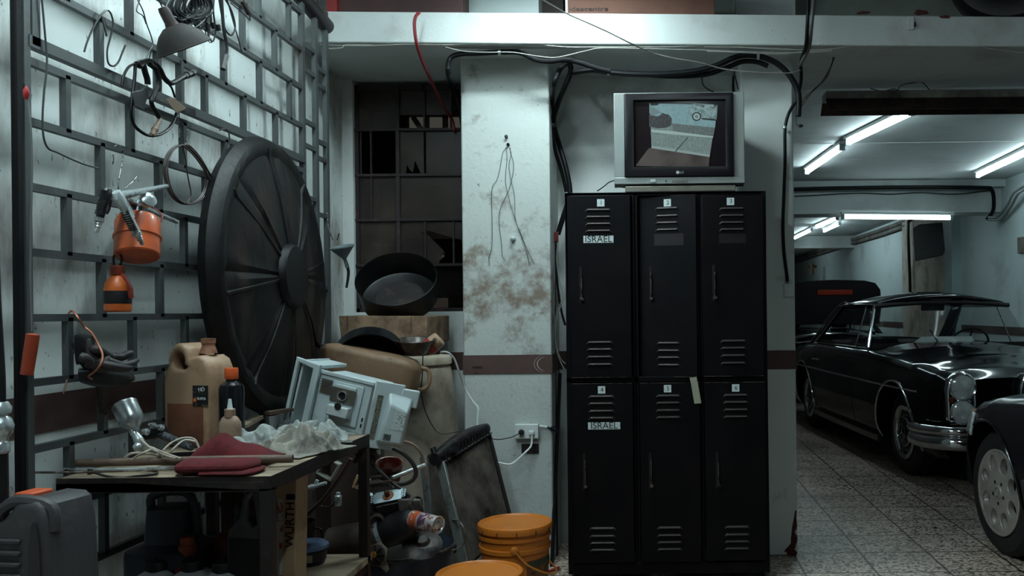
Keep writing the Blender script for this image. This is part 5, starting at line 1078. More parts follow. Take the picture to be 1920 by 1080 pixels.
# glass jar on left of microwave
t = thing('glass_jar', 'clear glass jar beside the left end of the microwave shell', 'jar', m=M.Translation((-1.36, 3.25, .72)))
MB().lathe([(.001, 0), (.038, 0), (.042, .006), (.044, .11), (.036, .125), (.036, .13), (.034, .13), (.034, .12), (.040, .1), (.036, .006), (.001, .004)], 28).build('jar_glass', mt('jar_glass', (150, 160, 160), .1, 0, alpha=.35), t, local=True)
one('back_shelf_box', MB().box((-1.49, 3.0, 0), (-1.30, 3.40, .715)), mt('dark_crate', (60, 46, 40), .8), 'dark box on the floor behind the workbench', 'crate')
# wooden slats at the back of the bench
one('wooden_plank', MB().bar(P(425, 815, 2.86), P(486, 782, 3.1), .03, .012), M_ply, 'wooden slat sticking out behind the rags on the workbench', 'wood')
one('wooden_plank', MB().bar(P(500, 775, 3.1), P(545, 768, 3.2), .03, .012), mt('dark_wood', (70, 54, 46), .7), 'dark wooden slat at the back below the big round lid', 'wood')
# ---- thin black lead over the barrel
wires('black_lead', [[P(793, 662, 4.0), P(792, 700, 4.02), P(790, 735, 4.05), P(797, 770, 4.07), P(812, 800, 4.1), P(826, 813, 4.1), P(850, 811, 4.12), P(890, 806, 4.15), P(910, 818, 4.25), P(932, 824, 4.3), P(958, 820, 4.33), P(976, 811, 4.34)]], .0024, M_black, 'thin black lead hanging over the white barrel and running to the socket', 'cable')
wires('white_charger_cable', [[P(800, 662, 4.05), P(818, 662, 4.08), P(836, 660, 4.1), P(850, 670, 4.15), P(860, 695, 4.2), P(870, 725, 4.28), P(886, 752, 4.3), P(896, 765, 4.3), P(895, 790, 4.3), P(898, 820, 4.3), P(910, 850, 4.3), P(922, 863, 4.3), P(942, 869, 4.3), P(958, 870, 4.3), P(970, 862, 4.31), P(985, 848, 4.32), P(996, 835, 4.34), P(997, 814, 4.34)]], .0046, mt('white_cable', (232, 236, 236), .4), 'white charger cable looping from the barrel lid to the white socket', 'cable')
one('cable_plug', MB().tube([P(800, 663, 4.05), P(824, 661, 4.09)], [.006, .009], 8), mt('dull_brass', (110, 96, 76), .5, .4), 'flattened grey connector on the barrel lid at the end of the white cable', 'plug')
# ---- radiators
def radiator(label, TL, TRt, BL, thick, seed, tank=True, fins=True):
    t = thing('car_radiator', label, 'radiator', BL)
    u = (TRt-TL); v = (BL-TL); n = u.cross(v).normalized()
    if n.y > 0: n = -n
    w, h = u.length, v.length; m = M((u.normalized(), -v.normalized(), n)).transposed().to_4x4(); m.translation = BL
    # local: x along width, y up, z toward the camera
    MB().at(m).box((.0, 0, -thick), (w, h, -.004)).build('core', mt('radiator_core', (34, 28, 27), .5, .2, (50, 44, 42), 5, .4, .8, st=(1, .3, 1)), t)
    f = MB().at(m); N_ = 27
    for i in range(N_): f.box((w*(.04+.92*i/N_), .01, -.006), (w*(.04+.92*i/N_)+w*.016, h-.01, .002))
    f.build('fins', mt('radiator_fins', (138, 126, 118), .45, .6, (64, 54, 50), 5, .42, .66), t)
    MB().at(m).box((-.016, -.01, -thick), (.0, h+.01, .006)).build('side_channel', mt('alu_channel', (150, 154, 150), .4, .7, (90, 80, 74), 20, .5, .7), t, bev=.002)
    MB().at(m).box((w, -.01, -thick), (w+.01, h+.01, .004)).build('side_channel', M_rust, t, bev=.002)
    if tank:
        tb = MB().at(m)
        tb.tube([(-.04, h+.035, -.02), (w*.3, h+.05, -.02), (w*.7, h+.045, -.02), (w+.01, h+.03, -.02)], [.028, .034, .034, .028], 12, 4)
        for i in range(14): tb.box((w*i/14, h-.004, .0), (w*i/14+.008, h+.05, .014))
        tb.build('top_tank', mt('black_tank', (22, 20, 22), .4, 0, (52, 44, 42), 20, .55, .7, .2, 60), t)
        MB().at(m).tube([(-.01, h+.006, .008), (w*.5, h+.006, .009), (w+.005, h+.004, .008)], .005, 8, 2).build('crimp_strip', mt('crimp_metal', (130, 130, 126), .4, .8, (60, 54, 50), 150, .48, .56), t)
        MB().at(m @ TR((w*.12, h+.03, .012))).cyl(.018, 0, .03, 16).build('hose_neck', M_black, t)
        MB().at(m @ TR((-.03, h+.055, -.02), rx=-90)).cyl(.012, 0, .03, 12).build('filler_neck', M_black, t)
    return t
TL, TRt, BL = P(834, 868, 3.72), P(918, 815, 4.10), P(880, 1062, 3.60)
radiator('finned car radiator with a black top tank leaning behind the orange buckets', TL, TRt, BL, .035, 1)
radiator('second dark radiator core standing behind and left of the finned radiator', P(800, 858, 3.92), P(860, 824, 4.15), P(822, 1062, 3.84), .03, 2, False)
wires('radiator_pipe', [[P(845, 975, 3.66), P(862, 978, 3.6), P(872, 1000, 3.58), P(868, 1022, 3.58), P(845, 1032, 3.55), P(822, 1020, 3.5), P(816, 1008, 3.48)]], .003, mt('thin_pipe_metal', (110, 100, 94), .4, .7), 'thin bent metal pipe in front of the radiator left of the buckets', 'pipe')
# ---- buckets
M_bkt = mt('orange_bucket', (188, 108, 34), .42, 0, (128, 70, 30), 5, .5, .75, .06, 40, col3=(90, 56, 36), scale3=24, lo3=.68, hi3=.74)
def bucket(label, x, y, ztop, r, label_on=True, rz=0):
    t = thing('plastic_bucket', label, 'bucket', m=TR((x, y, 0), rz=rz), group='orange plastic buckets')
    h = ztop-.012
    MB().lathe([(.001, 0), (r*.84, 0), (r*.86, .006), (r*.93, h-.11), (r*.93, h-.10), (r*.98, h-.098), (r*.985, h-.082), (r*.935, h-.08), (r*.94, h-.05), (r*.99, h-.048), (r*.99, h-.036), (r*.95, h-.034), (r*.955, h), (.001, h)], 56).build('bucket_body', M_bkt, t, local=True)
    MB().lathe([(r*.97, h-.022), (r*1.02, h-.020), (r*1.03, h-.004), (r*1.01, h+.006), (r*.96, h+.009), (r*.92, h+.006), (r*.90, h+.001), (.001, h+.002)], 56, caps=False).build('bucket_lid', M_bkt, t, local=True)
    s = MB()
    for k in range(12):
        a = 2*pi*k/12+.2; MB().at(M.Rotation(a, 4, 'Z')).box((r*1.015, -.002, h-.02), (r*1.036, .002, h-.004)).build('lid_notch', mt('notch_dark', (70, 44, 30), .6), t, local=True)
    a0 = radians(-82)
    for a in (a0, a0+pi):
        MB().at(M.Rotation(a, 4, 'Z') @ TR((r*.95, 0, h-.075), ry=90)).lathe([(.016, -.004), (.016, .014), (.010, .018), (.001, .018)], 18).build('handle_boss', M_bkt, t, local=True)
    pts = []
    for k in range(13):
        u = k/12; aa = a0+pi*u; rr = r*1.05+.012*sin(pi*u)
        pts.append((rr*cos(aa), rr*sin(aa), h-.075-.13*sin(pi*u)**.7))
    MB().tube(pts, .0045, 8, 3).build('handle', mt('handle_orange', (176, 108, 40), .45), t, local=True)
    if label_on:
        n = 12; lb = MB().loft([[((r*(.935 if z > h-.2 else .90)+.002)*cos(radians(-62+5.2*i)), (r*(.935 if z > h-.2 else .90)+.002)*sin(radians(-62+5.2*i)), z) for i in range(n)] for z in (h-.245, h-.125)], caps=False, closed=False)
        lb.build('paper_label', mt('bucket_label', (120, 78, 42), .6, 0, (60, 44, 34), 40, .50, .56), t, local=True)
        lb = MB().loft([[((r*.938+.003)*cos(radians(-62+5.2*i)), (r*.938+.003)*sin(radians(-62+5.2*i)), z) for i in range(n)] for z in (h-.15, h-.126)], caps=False, closed=False)
        lb.build('label_header', mt('label_green', (52, 56, 40), .5), t, local=True)
    return t
bucket('orange lidded bucket with a wire handle and label standing against the pillar', -.582, 3.62, .392, .150, True, 0)
bucket('orange lidded bucket cut off by the bottom edge of the photo', -.632, 3.13, .330, .152, False, 70)
# ---- dark tub with heap
c = V((-1.07, 3.60, 0))
t = thing('steel_tub', 'dark blue steel tub full of scrap car parts on the floor', 'tub', m=M.Translation(c))
MB().lathe([(.001, 0), (.20, 0), (.21, .01), (.235, .285), (.243, .29), (.243, .30), (.235, .302), (.228, .29), (.205, .012), (.001, .008)], 48).build('tub_body', mt('tub_enamel', (60, 68, 84), .4, .1, (34, 36, 44), 6, .45, .7), t, local=True)
MB().tube([(.239*cos(2*pi*i/40), .239*sin(2*pi*i/40), .298) for i in range(40)], .0065, 8, 0, True).build('tub_rim', mt('rim_metal', (96, 92, 86), .4, .6, (50, 44, 42), 20, .45, .6), t, local=True)
MB().cyl(.20, .20, .25, 24).build('scrap_fill', mt('scrap_fill', (26, 22, 22), .7, .2, (60, 50, 44), 40, .5, .6, .8, 60), t, local=True)
M_sm = mt('greasy_steel', (84, 78, 76), .38, .35, (34, 30, 30), 16, .45, .65, .3, 60)
M_duct = mt('greasy_black_duct', (78, 68, 62), .42, 0, (40, 34, 34), 6, .4, .7)
# duct / filter housing
t = thing('air_duct', 'wide greasy air duct with a metal clamp lying over the tub', 'duct', P(690, 1010, 3.3))
MB().tube([P(612, 1018, 3.3), P(640, 1015, 3.3), P(700, 1004, 3.28), P(716, 1002, 3.28)], [.052, .060, .060, .054], 24, 4).build('duct_tube', M_duct, t)
MB().tube([P(718, 1002, 3.28), P(740, 992, 3.27), P(772, 978, 3.26), P(781, 975, 3.26)], [.055, .060, .058, .05], 24, 4).build('rubber_sleeve', M_black, t)
MB().tube([P(714, 1003, 3.28), P(721, 1000, 3.28)], .0615, 24).build('clamp', M_chrome, t)
one('dark_cardboard', MB().at(TR(P(640, 1038, 3.36), rz=8)).box((-.06, -.09, -.08), (.09, .09, .015)), mt('greasy_card', (74, 58, 50), .8), 'dark greasy card box below the air duct beside the bench leg', 'box', bev=.003)
# spray can
m = frame(P(774, 973, 3.20), P(836, 988, 3.12)-P(774, 973, 3.20))
t = thing('spray_can', 'printed white, orange and purple spray can lying on the heap, end pointing right', 'spray can', m=m)
Lc = .125; r = .031
MB().lathe([(.001, 0), (r, 0), (r, Lc-.006), (r-.001, Lc-.003)], 30).build('can_body', mt('can_print', (168, 160, 156), .35, .3, (120, 60, 52), 40, .55, .6), t, local=True)
MB().lathe([(r+.0006, .008), (r+.0006, .042)], 30, caps=False).build('orange_print', mt('orange_stripe', (170, 76, 44), .4, 0, (190, 180, 170), 60, .56, .62), t, local=True)
MB().lathe([(r+.0006, .050), (r+.0006, .085)], 30, caps=False).build('purple_print', mt('purple_stripe', (84, 52, 74), .4, 0, (190, 180, 186), 50, .54, .60), t, local=True)
MB().lathe([(r-.001, Lc-.004), (r+.0015, Lc-.001), (r+.001, Lc+.002), (r-.003, Lc), (r-.006, Lc-.006), (.01, Lc-.001), (.001, Lc)], 30).build('can_rim', M_chrome, t, local=True)
# magnetron with white plate
o = P(728, 930, 3.28)
m = M.Translation(o) @ M.Rotation(radians(-11), 4, 'Y') @ M.Rotation(radians(40), 4, 'X')
t = thing('magnetron', 'magnetron with a pale blue mounting plate on top of the scrap heap', 'machine part', m=m)
MB().plate(rrect(.105, .052, .003, 2), [], .003, .0005).box((-.066, -.018, -.0015), (-.05, .018, .0015)).box((.05, -.018, -.0015), (.066, .018, .0015)).build('mount_plate', mt('pale_blue_plate', (190, 208, 214), .35, .3), t, local=True)
MB().lathe([(.022, .001), (.02, .004), (.006, .005)], 20, caps=False).build('rust_ring', mt('rust_orange', (120, 72, 44), .7), t, local=True)
MB().lathe([(.009, .002), (.009, .018), (.007, .028), (.001, .029)], 14).build('antenna', mt('dark_copper', (74, 48, 40), .45, .6), t, local=True)
f = MB().box((-.045, -.04, -.075), (.045, -.036, -.004)).box((-.045, .036, -.075), (.045, .04, -.004))
for k in range(7): f.box((-.04, -.036, -.012-.009*k), (.04, .036, -.011-.009*k))
f.cyl(.018, -.07, -.004, 16).build('cooling_fins', M_sm, t, local=True)
h = MB()
for sx_ in (-.059, .059):
    for sy in (-.012, 0, .012): h.at(M.Translation((sx_, sy, 0))).cyl(.0026, -.0005, .0024, 8)
h.build('screw_holes', M_dark, t, local=True)
# cast bracket, transformer, etc
t = thing('thermostat_housing', 'dark cast engine bracket with a round pipe opening in the middle of the heap', 'machine part', P(690, 940, 3.3))
MB().loft([[P(x, y, d) for x, y in ((668, 905), (706, 897), (735, 908), (742, 940), (722, 962), (690, 968), (672, 940))] for d in (3.30, 3.36, 3.42)]).build('casting', M_sm, t, bev=.01)
MB().at(frame(P(706, 978, 3.24), (.2, -.9, -.1))).lathe([(.022, -.06), (.026, -.005), (.029, 0), (.029, .006), (.022, .007), (.019, -.02), (.001, -.03)], 26).build('pipe_opening', M_sm, t)
MB().tube([P(664, 902, 3.3), P(690, 895, 3.3), P(722, 892, 3.3)], .006, 8).tube([P(664, 912, 3.29), P(700, 906, 3.29), P(735, 902, 3.29)], .005, 8).build('ribs', M_duct, t)
t = thing('transformer', 'small tan copper wound transformer on the heap right of the bench leg', 'machine part', m=TR(P(678, 906, 3.2), ry=22, rz=15))
MB().at(TR(rx=90)).plate(rrect(.055, .046, .004, 2), [rrect(.036, .026, .003, 2)], .03, .001).build('core', mt('tan_core', (142, 112, 80), .6, 0, (90, 64, 46), 30, .5, .6), t, local=True)
MB().box((-.010, -.018, -.012), (.006, .016, .012)).build('coil', M_lab, t, local=True, bev=.002)
MB().box((.030, -.02, -.03), (.052, .02, -.026)).build('tag', M_lab, t, local=True)
t = thing('square_flange', 'open square metal flange with corner lugs leaning left of the bench leg', 'machine part', m=TR(P(617, 878, 3.1), ry=30))
MB().at(TR(rx=90)).plate(rrect(.062, .070, .004, 2), [rrect(.048, .056, .003, 2)], .03, .002).at(TR((-.036, 0, .03), rx=90)).plate(circ(.010, 14), [circ(.004, 10)], .004, .001).build('flange', mt('cast_grey', (150, 152, 142), .5, .2, (90, 82, 76), 16, .5, .7), t, local=True)
t = thing('water_pump', 'rusty brass water pump impeller hanging on the rim of the dark tub', 'machine part', m=frame(P(706, 1040, 3.14), (-.1, -.95, .25)))
MB().plate([(-.045, -.012), (-.02, -.036), (.02, -.045), (.04, -.062), (.05, -.05), (.036, -.02), (.04, .02), (.01, .042), (-.03, .03)], [], .006, .001).build('pump_flange', mt('pale_cast', (124, 112, 98), .5, .5, (80, 66, 56), 18, .5, .6), t, local=True)
MB().lathe([(.034, .003), (.036, .01), (.026, .014), (.012, .014)], 24).build('impeller_disc', M_rust, t, local=True)
f = MB()
for k in range(8): f.at(M.Rotation(k*pi/4, 4, 'Z')).box((.010, -.0015, .012), (.034, .0015, .026))
f.build('impeller_blades', M_rust, t, local=True)
MB().lathe([(.010, .01), (.012, .028), (.006, .03), (.001, .03)], 16).build('hub', mt('brass', (150, 108, 52), .35, .7), t, local=True)
# hoses & belts
M_belt = mt('rubber_belt', (44, 38, 38), .5, 0, (66, 56, 52), 12, .5, .75)
wires('drive_belt', [[P(x, y, 3.36+.0004*(x-660)) for x, y in ((664, 868), (678, 852), (700, 842), (725, 838), (752, 848), (772, 866), (780, 885), (774, 900), (755, 908), (735, 906))]], .008, M_belt, 'thick black rubber hose arching over the heap in front of the barrel', 'hose')
wires('drive_belt', [[P(x, y, 3.3) for x, y in ((690, 862), (708, 880), (735, 905), (758, 922), (775, 940), (782, 965))]], .007, M_belt, 'flat black belt crossing the heap from upper left to the spray can', 'belt')
wires('drive_belt', [[P(x, y, 2.98) for x, y in ((545, 992), (575, 965), (605, 938), (630, 905), (648, 878), (658, 860))]], [.004, .006, .009, .009, .006][0:1][0]+.004, mt('old_belt', (70, 56, 50), .6), 'long brown belt rising diagonally to the bench leg', 'belt')
wires('drive_belt', [[P(x, y, 3.12) for x, y in ((590, 918), (588, 935), (598, 948), (620, 950), (632, 935))]], .004, M_belt, 'small black hose loop hanging behind the bench leg', 'hose')
wires('clear_hose', [[P(x, y, 3.7) for x, y in ((735, 832), (755, 828), (775, 834), (790, 850), (797, 875), (800, 900))]], .006, mt('amber_hose', (120, 96, 80), .35, 0, (80, 60, 52), 10, .5, .7), 'brownish translucent hose curving in front of the white barrel', 'hose')
t = thing('plastic_pot', 'crumpled clear plastic pot with red print behind the black hose', 'pot', m=frame(P(730, 882, 3.56), (.12, -.3, .95)))
MB().lathe([(.001, -.045), (.040, -.045), (.044, -.04), (.052, .03), (.054, .036), (.050, .034), (.042, -.036), (.001, -.04)], 30).build('pot_body', mt('dirty_print_plastic', (140, 104, 90), .35, 0, (104, 36, 32), 18, .47, .54, .2, 30), t, local=True)
one('steel_tube', MB().tube([P(735, 896, 3.5), P(796, 872, 3.62)], .009, 12), M_chrome, 'bright steel tube sticking out right behind the black hose', 'tube')
t = thing('shock_absorber', 'black and chrome strut lying across the heap right of the bench leg', 'machine part', P(680, 850, 3.5))
MB().tube([P(668, 858, 3.46), P(690, 850, 3.48), P(704, 845, 3.5)], .016, 14).build('strut_body', M_sm, t)
MB().tube([P(704, 845, 3.5), P(709, 843, 3.5)], .021, 14).build('strut_end', M_chrome, t)
t = thing('shock_absorber', 'second thinner chrome strut just below the first one on the heap', 'machine part', P(680, 866, 3.45))
MB().tube([P(664, 873, 3.42), P(688, 864, 3.44)], .009, 12).build('strut_body', M_chrome, t)
MB().tube([P(688, 864, 3.44), P(702, 858, 3.46)], .014, 12).build('strut_end', M_sm, t)
t = thing('spark_plug', 'small chrome fitting standing in the dark beside the bench leg', 'machine part', m=frame(P(634, 938, 3.05), (.02, 0, 1)))
MB().lathe([(.008, -.02), (.012, -.018), (.012, .015), (.008, .018), (.007, .028), (.001, .029)], 14).build('fitting', M_alu, t, local=True)
one('tap_fitting', MB().tube([P(576, 915, 3.05), P(590, 912, 3.05), P(612, 905, 3.05)], [.006, .010, .007, .005], 10, 3).tube([P(590, 912, 3.05), P(595, 900, 3.05)], .006, 8), M_alu, 'small bright metal tap lying in the dark behind the cardboard box', 'machine part')
one('pump_body', MB().loft([[P(x, y, d) for x, y in ((745, 935), (790, 935), (795, 962), (750, 972))] for d in (3.24, 3.34)]), M_sm, 'black pump body between the magnetron and the spray can', 'machine part', bev=.008)
one('clamp_ring', MB().at(frame(P(778, 945, 3.26), (.8, -.5, .1))).lathe([(.026, -.012), (.030, -.01), (.030, .012), (.026, .012)], 24, caps=False), mt('dull_ring', (120, 112, 100), .4, .6), 'metal clamp ring right of the magnetron above the spray can', 'machine part')
one('gearbox_cover', MB().at(frame(P(792, 1022, 3.28), (.1, -.5, .9))).lathe([(.001, .03), (.02, .03), (.03, .018), (.06, .012), (.075, 0), (.001, -.01)], 28), M_sm, 'greasy round metal cover lying at the right rim of the dark tub', 'machine part')
for k, (x, y, dx, dy, r, lab) in enumerate(((560, 880, 70, -22, .02, 'black tube lying in the dark behind the tan rag, upper one'), (555, 925, 60, -30, .014, 'black tube lying in the dark behind the cardboard box, lower one'))):
    one('black_tube', MB().tube([P(x, y, 3.2), P(x+dx, y+dy, 3.3)], r, 12), M_belt, lab, 'tube')
one('parts_pile', MB().box((-1.28, 2.98, 0), (-1.06, 3.12, .28)), mt('black_crate', (24, 20, 22), .7), 'black crate behind the bench leg holding up loose parts', 'crate', bev=.004)
# ================================================================ cars
def ipl(tab, x):
    tab = sorted(tab)
    if x <= tab[0][0]: return tab[0][1]
    for (a, va), (b, vb) in zip(tab, tab[1:]):
        if x <= b:
            u = (x-a)/(b-a); u = u*u*(3-2*u)*.5+u*.5; return va+(vb-va)*u
    return tab[-1][1]
M_paint = mt('black_car_paint', (9, 8, 10), .07, 0, (14, 12, 14), 2, .4, .7, spec=.32)
M_glass_car = mt('car_glass', (30, 30, 32), .03, 0, spec=.7, alpha=.09)
M_int = mt('dark_interior', (24, 20, 22), .8)
M_cchrome = mt('bright_chrome', (200, 200, 202), .09, 1)
M_lamp = mt('headlamp_glass', (214, 220, 220), .12, .25, (150, 152, 154), 6, .45, .65, .06, 40)
M_tyre = mt('car_tyre', (20, 19, 21), .7, 0, (34, 31, 32), 10, .5, .7)
FR = [(.90, 0), (.945, .08), (.975, .2), (.995, .42), (1.0, .60), (.995, .72), (.975, .86), (.945, .94), (.90, .985), (.84, 1.0)]
class Car:
    def __init__(s, name, label, m, d, paint):
        s.d = d; s.m = m; s.paint = paint
        s.t = thing(name, label, 'car', m=m)
    def side(s, x, z):
        W = ipl(s.d['W'], x); zs = ipl(s.d['zs'], x); zb = s.d['sill']; f = (z-zb)/(zs-zb)
        for (wa, fa), (wb, fb) in zip(FR, FR[1:]):
            if f <= fb: return W*(wa+(wb-wa)*max(0, (f-fa)/(fb-fa)))
        return W*.84
    def zbot(s, x):
        z = s.d['sill']
        for xc in s.d['axles']:
            dx = x-xc; r = s.d['arch']
            if abs(dx) < r: z = max(z, s.d['wz']+sqrt(r*r-dx*dx))
        return z
    def profile(s, x):
        d = s.d; W = ipl(d['W'], x); zs = ipl(d['zs'], x); zc = ipl(d['zc'], x); zb = s.zbot(x); out = []
        out.append((s.side(x, zb)-.10, zb))
        for w, f in FR:
            z = d['sill']+(zs-d['sill'])*f
            z = max(z, zb); out.append((s.side(x, z), z))
        c0, c1 = d['cabin']; cab = c1 < x < c0
        for k in (.80, .74, .66, .5, .33, .16, 0):
            u = 1-(k/.84)**2.2
            z = zs+(zc-zs)*u
            if k == .74: z -= .004
            if cab and k < .72: z = .60
            out.append((W*k, z))
        return out
    def body(s):
        d = s.d; x0, x1 = d['len']; n = int((x0-x1)/.028); rings = []
        for i in range(n+1):
            x = x0+(x1-x0)*i/n; pr = s.profile(x)
            rings.append([(x, -y, z) for y, z in pr]+[(x, y, z) for y, z in pr[-2::-1]])
        MB().loft(rings, caps=False, closed=False).add([(x0-.001, -y, z) for y, z in s.profile(x0)]+[(x0-.001, y, z) for y, z in s.profile(x0)[-2::-1]], [tuple(range(2*len(s.profile(x0))-1))]).add([(x1+.001, -y, z) for y, z in s.profile(x1)]+[(x1+.001, y, z) for y, z in s.profile(x1)[-2::-1]], [tuple(range(2*len(s.profile(x1))-1))]).build('body', s.paint, s.t, local=True, sm=38)
        MB().box((x1+.1, -.62, .22), (x0-.12, .62, .58)).build('underbody', M_int, s.t, local=True)
        c0, c1 = d['cabin']
    def strip(s, name, pts, r, mat=None, sides=(-1, 1)):
        for q in sides: MB().tube([(x, q*(s.side(x, z)+.002), z) for x, z in pts], r, 8, 0).build(name, mat or M_cchrome, s.t, local=True)
    def wheels(s, fn):
        for xc in s.d['axles']:
            for q in (-1, 1):
                m = TR((xc, q*s.d['wy'], s.d['wz']), rx=90 if q < 0 else -90)
                fn(s, m)
    def greenhouse(s):
        d = s.d; g = d['gh']; P0 = s.t
        ws, wt, rt, rb, hw, z0, z1, zr, base = g['ws'], g['wt'], g['rt'], g['rb'], g['hw'], g['zb'], g['ze'], g['zr'], g['base']
        def roof(u, v):
            x = wt+(rt-wt)*u; y = (v*2-1); zz = z1+(zr-z1)*(1-abs(y)**2.0)*(1-abs(2*u-.9)**2.6*.55)
            e = hw*(1-.03*abs(2*u-1)**3)
            return V((x+(.05*(1-y*y)*(1-2*u)), y*e, zz-(.012 if abs(y) > .98 else 0)))
        MB().tube([(wt+.02, y*hw, z1+(zr-z1)*(1-y*y)*.30-.012) for y in [-1+.2*i for i in range(11)]], .02, 8).build('windshield_header', M_int, P0, local=True)
        MB().grid(roof, 22, 24).build('roof', s.paint, P0, local=True, solid=.034)
        def quad(name, a, b, c, d_, bow, mat, n=12, sol=.004):
            a, b, c, d_ = map(V, (a, b, c, d_))
            def f(u, v):
                p = (a*(1-u)+b*u)*(1-v)+(d_*(1-u)+c*u)*v
                return p+V(bow)*(1-(2*u-1)**2)
            return MB().grid(f, n, 6).build(name, mat, P0, local=True, solid=sol)
        quad('windshield', (ws, -base, z0), (ws, base, z0), (wt, hw*.97, z1), (wt, -hw*.97, z1), (.07, 0, .0), M_glass_car)
        quad('rear_window', (rb, -base*.92, z0), (rb, base*.92, z0), (rt, hw*.95, z1), (rt, -hw*.95, z1), (-.06, 0, 0), M_glass_car)
        for q in (-1, 1):
            MB().tube([(ws+.005, q*(base+.01), z0-.03), ((ws+wt)/2+.01, q*(base+hw)/2*1.01, (z0+z1)/2), (wt, q*hw, z1)], [.017, .015, .013], 10, 3).build('windshield_pillar', g.get('pm', s.paint), P0, local=True)
            MB().loft([[(rt+.15, q*hw, z1+.005), (rt+.15, q*(hw-.03), z1-.01), (rt-.02, q*(hw-.05), z1-.01), (rt-.02, q*(hw-.01), z1+.005)],
                       [(rt*.45+rb*.55+.14, q*(hw*.4+base*.6), (z0+z1)/2-.04), (rt*.45+rb*.55+.14, q*(hw*.4+base*.6-.03), (z0+z1)/2-.04), (rt*.45+rb*.55-.06, q*(hw*.4+base*.6-.06), (z0+z1)/2-.04), (rt*.45+rb*.55-.06, q*(hw*.4+base*.6-.01), (z0+z1)/2-.04)],
                       [(rb+.17, q*(base+.02), z0-.04), (rb+.17, q*(base-.02), z0-.04), (rb-.12, q*(base-.06), z0-.04), (rb-.12, q*(base+.01), z0-.04)]]).build('rear_pillar', s.paint, P0, local=True, bev=.006)
            MB().tube([(wt+.01, q*(hw+.006), z1+.004), ((wt+rt)/2, q*(hw+.012), z1+.012), (rt, q*(hw+.006), z1+.004), (rb-.02, q*(base+.014), z0-.03)], .006, 8, 6).build('rain_gutter', M_cchrome, P0, local=True)
            vx = ws-.50
            MB().tube([(vx+.14, q*(base+.004), z0-.03), (wt-.22, q*(hw+.002), z1-.012)], .006, 8).build('vent_frame', M_cchrome, P0, local=True)
            MB().add([(ws-.02, q*base, z0-.03), (vx-.78, q*base, z0-.03), (wt-.66, q*(hw-.0), z1-.01), (wt-.01, q*hw, z1-.01)], [(0, 1, 2, 3)]).build('side_window', M_glass_car, P0, local=True, solid=.004)
            MB().tube([(ws+.0, q*(base+.012), z0-.035), (rb+.1, q*(base+.012), z0-.035)], .007, 8).build('belt_trim', M_cchrome, P0, local=True)
        c0, c1 = d['cabin']
        MB().box((c1-.0, -.70, .56), (c0, .70, .605)).box((c0-.005, -.70, .56), (c0+.02, .70, .95)).box((c1-.02, -.70, .56), (c1+.005, .70, .93)).box((c1, -.72, .56), (c0, -.70, .93)).box((c1, .70, .56), (c0, .72, .93)).build('cabin_lining', M_int, P0, local=True)
        for y in (-.36, .36):
            se = MB().loft([[(x0, y+a, z) for a, z in ((-.25*k, .58), (.25*k, .58), (.24*k, .93*h), (-.24*k, .93*h))] for x0, k, h in ((ws-.86, .95, .98), (ws-.93, 1, 1.04), (ws-1.02, .9, 1.0))]).build('front_seat', g.get('seatm', M_int), P0, local=True, bev=.03)
            if g.get('rest'):
                MB().loft([[(ws-.92+dx, y+a*k, z) for a, z in rrect(.26, .17, .05, 4, 0, 1.06)] for dx, k in ((-.05, .9), (0, 1), (.04, .9))]).build('head_rest', M_int, P0, local=True)
        MB().loft([[(x0, a, z) for a, z in ((-.62, .58), (.62, .58), (.60, h), (-.60, h))] for x0, h in ((c1+.22, .90), (c1+.05, .94))]).build('rear_seat', M_int, P0, local=True, bev=.03)
        MB().box((ws-.32, -.66, .80), (ws-.02, .66, .93)).build('dashboard', M_int, P0, local=True, bev=.03)
        sm_ = frame((ws-.46, .36, .90), (-.75, 0, .5))
        MB().at(sm_).tube([(.195*cos(2*pi*i/36), .195*sin(2*pi*i/36), 0) for i in range(36)], .011, 8, 0, True).build('steering_wheel', M_black, P0, local=True)
        MB().at(sm_).cyl(.045, -.03, .01, 16).bar((-.19, 0, 0), (.19, 0, 0), .012).bar((0, 0, 0), (0, 0, -.15), .03).build('steering_hub', M_black, P0, local=True)
def tyre(s, m, r, w, ri):
    h = w/2
    return MB().at(m).lathe([(ri, -w+.01), (ri+.03, -w), (r-.025, -w+.004), (r-.004, -w+.03), (r, -h), (r-.004, -.03), (r-.025, -.004), (ri+.03, .004), (ri, -.008)], 56, caps=False).build('tyre', M_tyre, s.t, local=True)
def wheel_classic(s, m):
    r = .322
    ty = tyre(s, m, r, .18, .20)
    MB().at(m).lathe([(.203, -.01), (.206, .006), (.200, .012), (.168, .006), (.160, -.010), (.158, -.03), (.001, -.03)], 48, caps=False).build('trim_ring', M_cchrome, s.t, local=True)
    h = MB().at(m).lathe([(.155, -.028), (.150, -.012), (.142, -.010), (.120, -.014), (.105, .004), (.085, .013), (.001, .018)], 48, caps=False).build('hub_cap', s.paint, s.t, local=True)
    MB().at(m).lathe([(.112, -.004), (.110, .0045), (.104, .0065)], 48, caps=False).build('hub_ring', M_cchrome, s.t, local=True)
    st = MB().at(m @ M.Translation((0, 0, .019)))
    st.tube([(.062*cos(2*pi*i/32), .062*sin(2*pi*i/32), 0) for i in range(32)], .003, 6, 0, True)
    for k in range(3):
        a = pi/2+2*pi*k/3 if m.to_3x3().col[1].z > 0 else -pi/2+2*pi*k/3
        st.add([(.060*cos(a), .060*sin(a), .002), (.008*cos(a+1.05), .008*sin(a+1.05), .002), (.008*cos(a-1.05), .008*sin(a-1.05), .002), (0, 0, .008)], [(0, 1, 3), (0, 3, 2)])
    st.build('star_emblem', M_cchrome, s.t, local=True, sm=0)
M_alloy = mt('alloy_silver', (176, 170, 164), .38, .55, (140, 132, 126), 9, .5, .75)
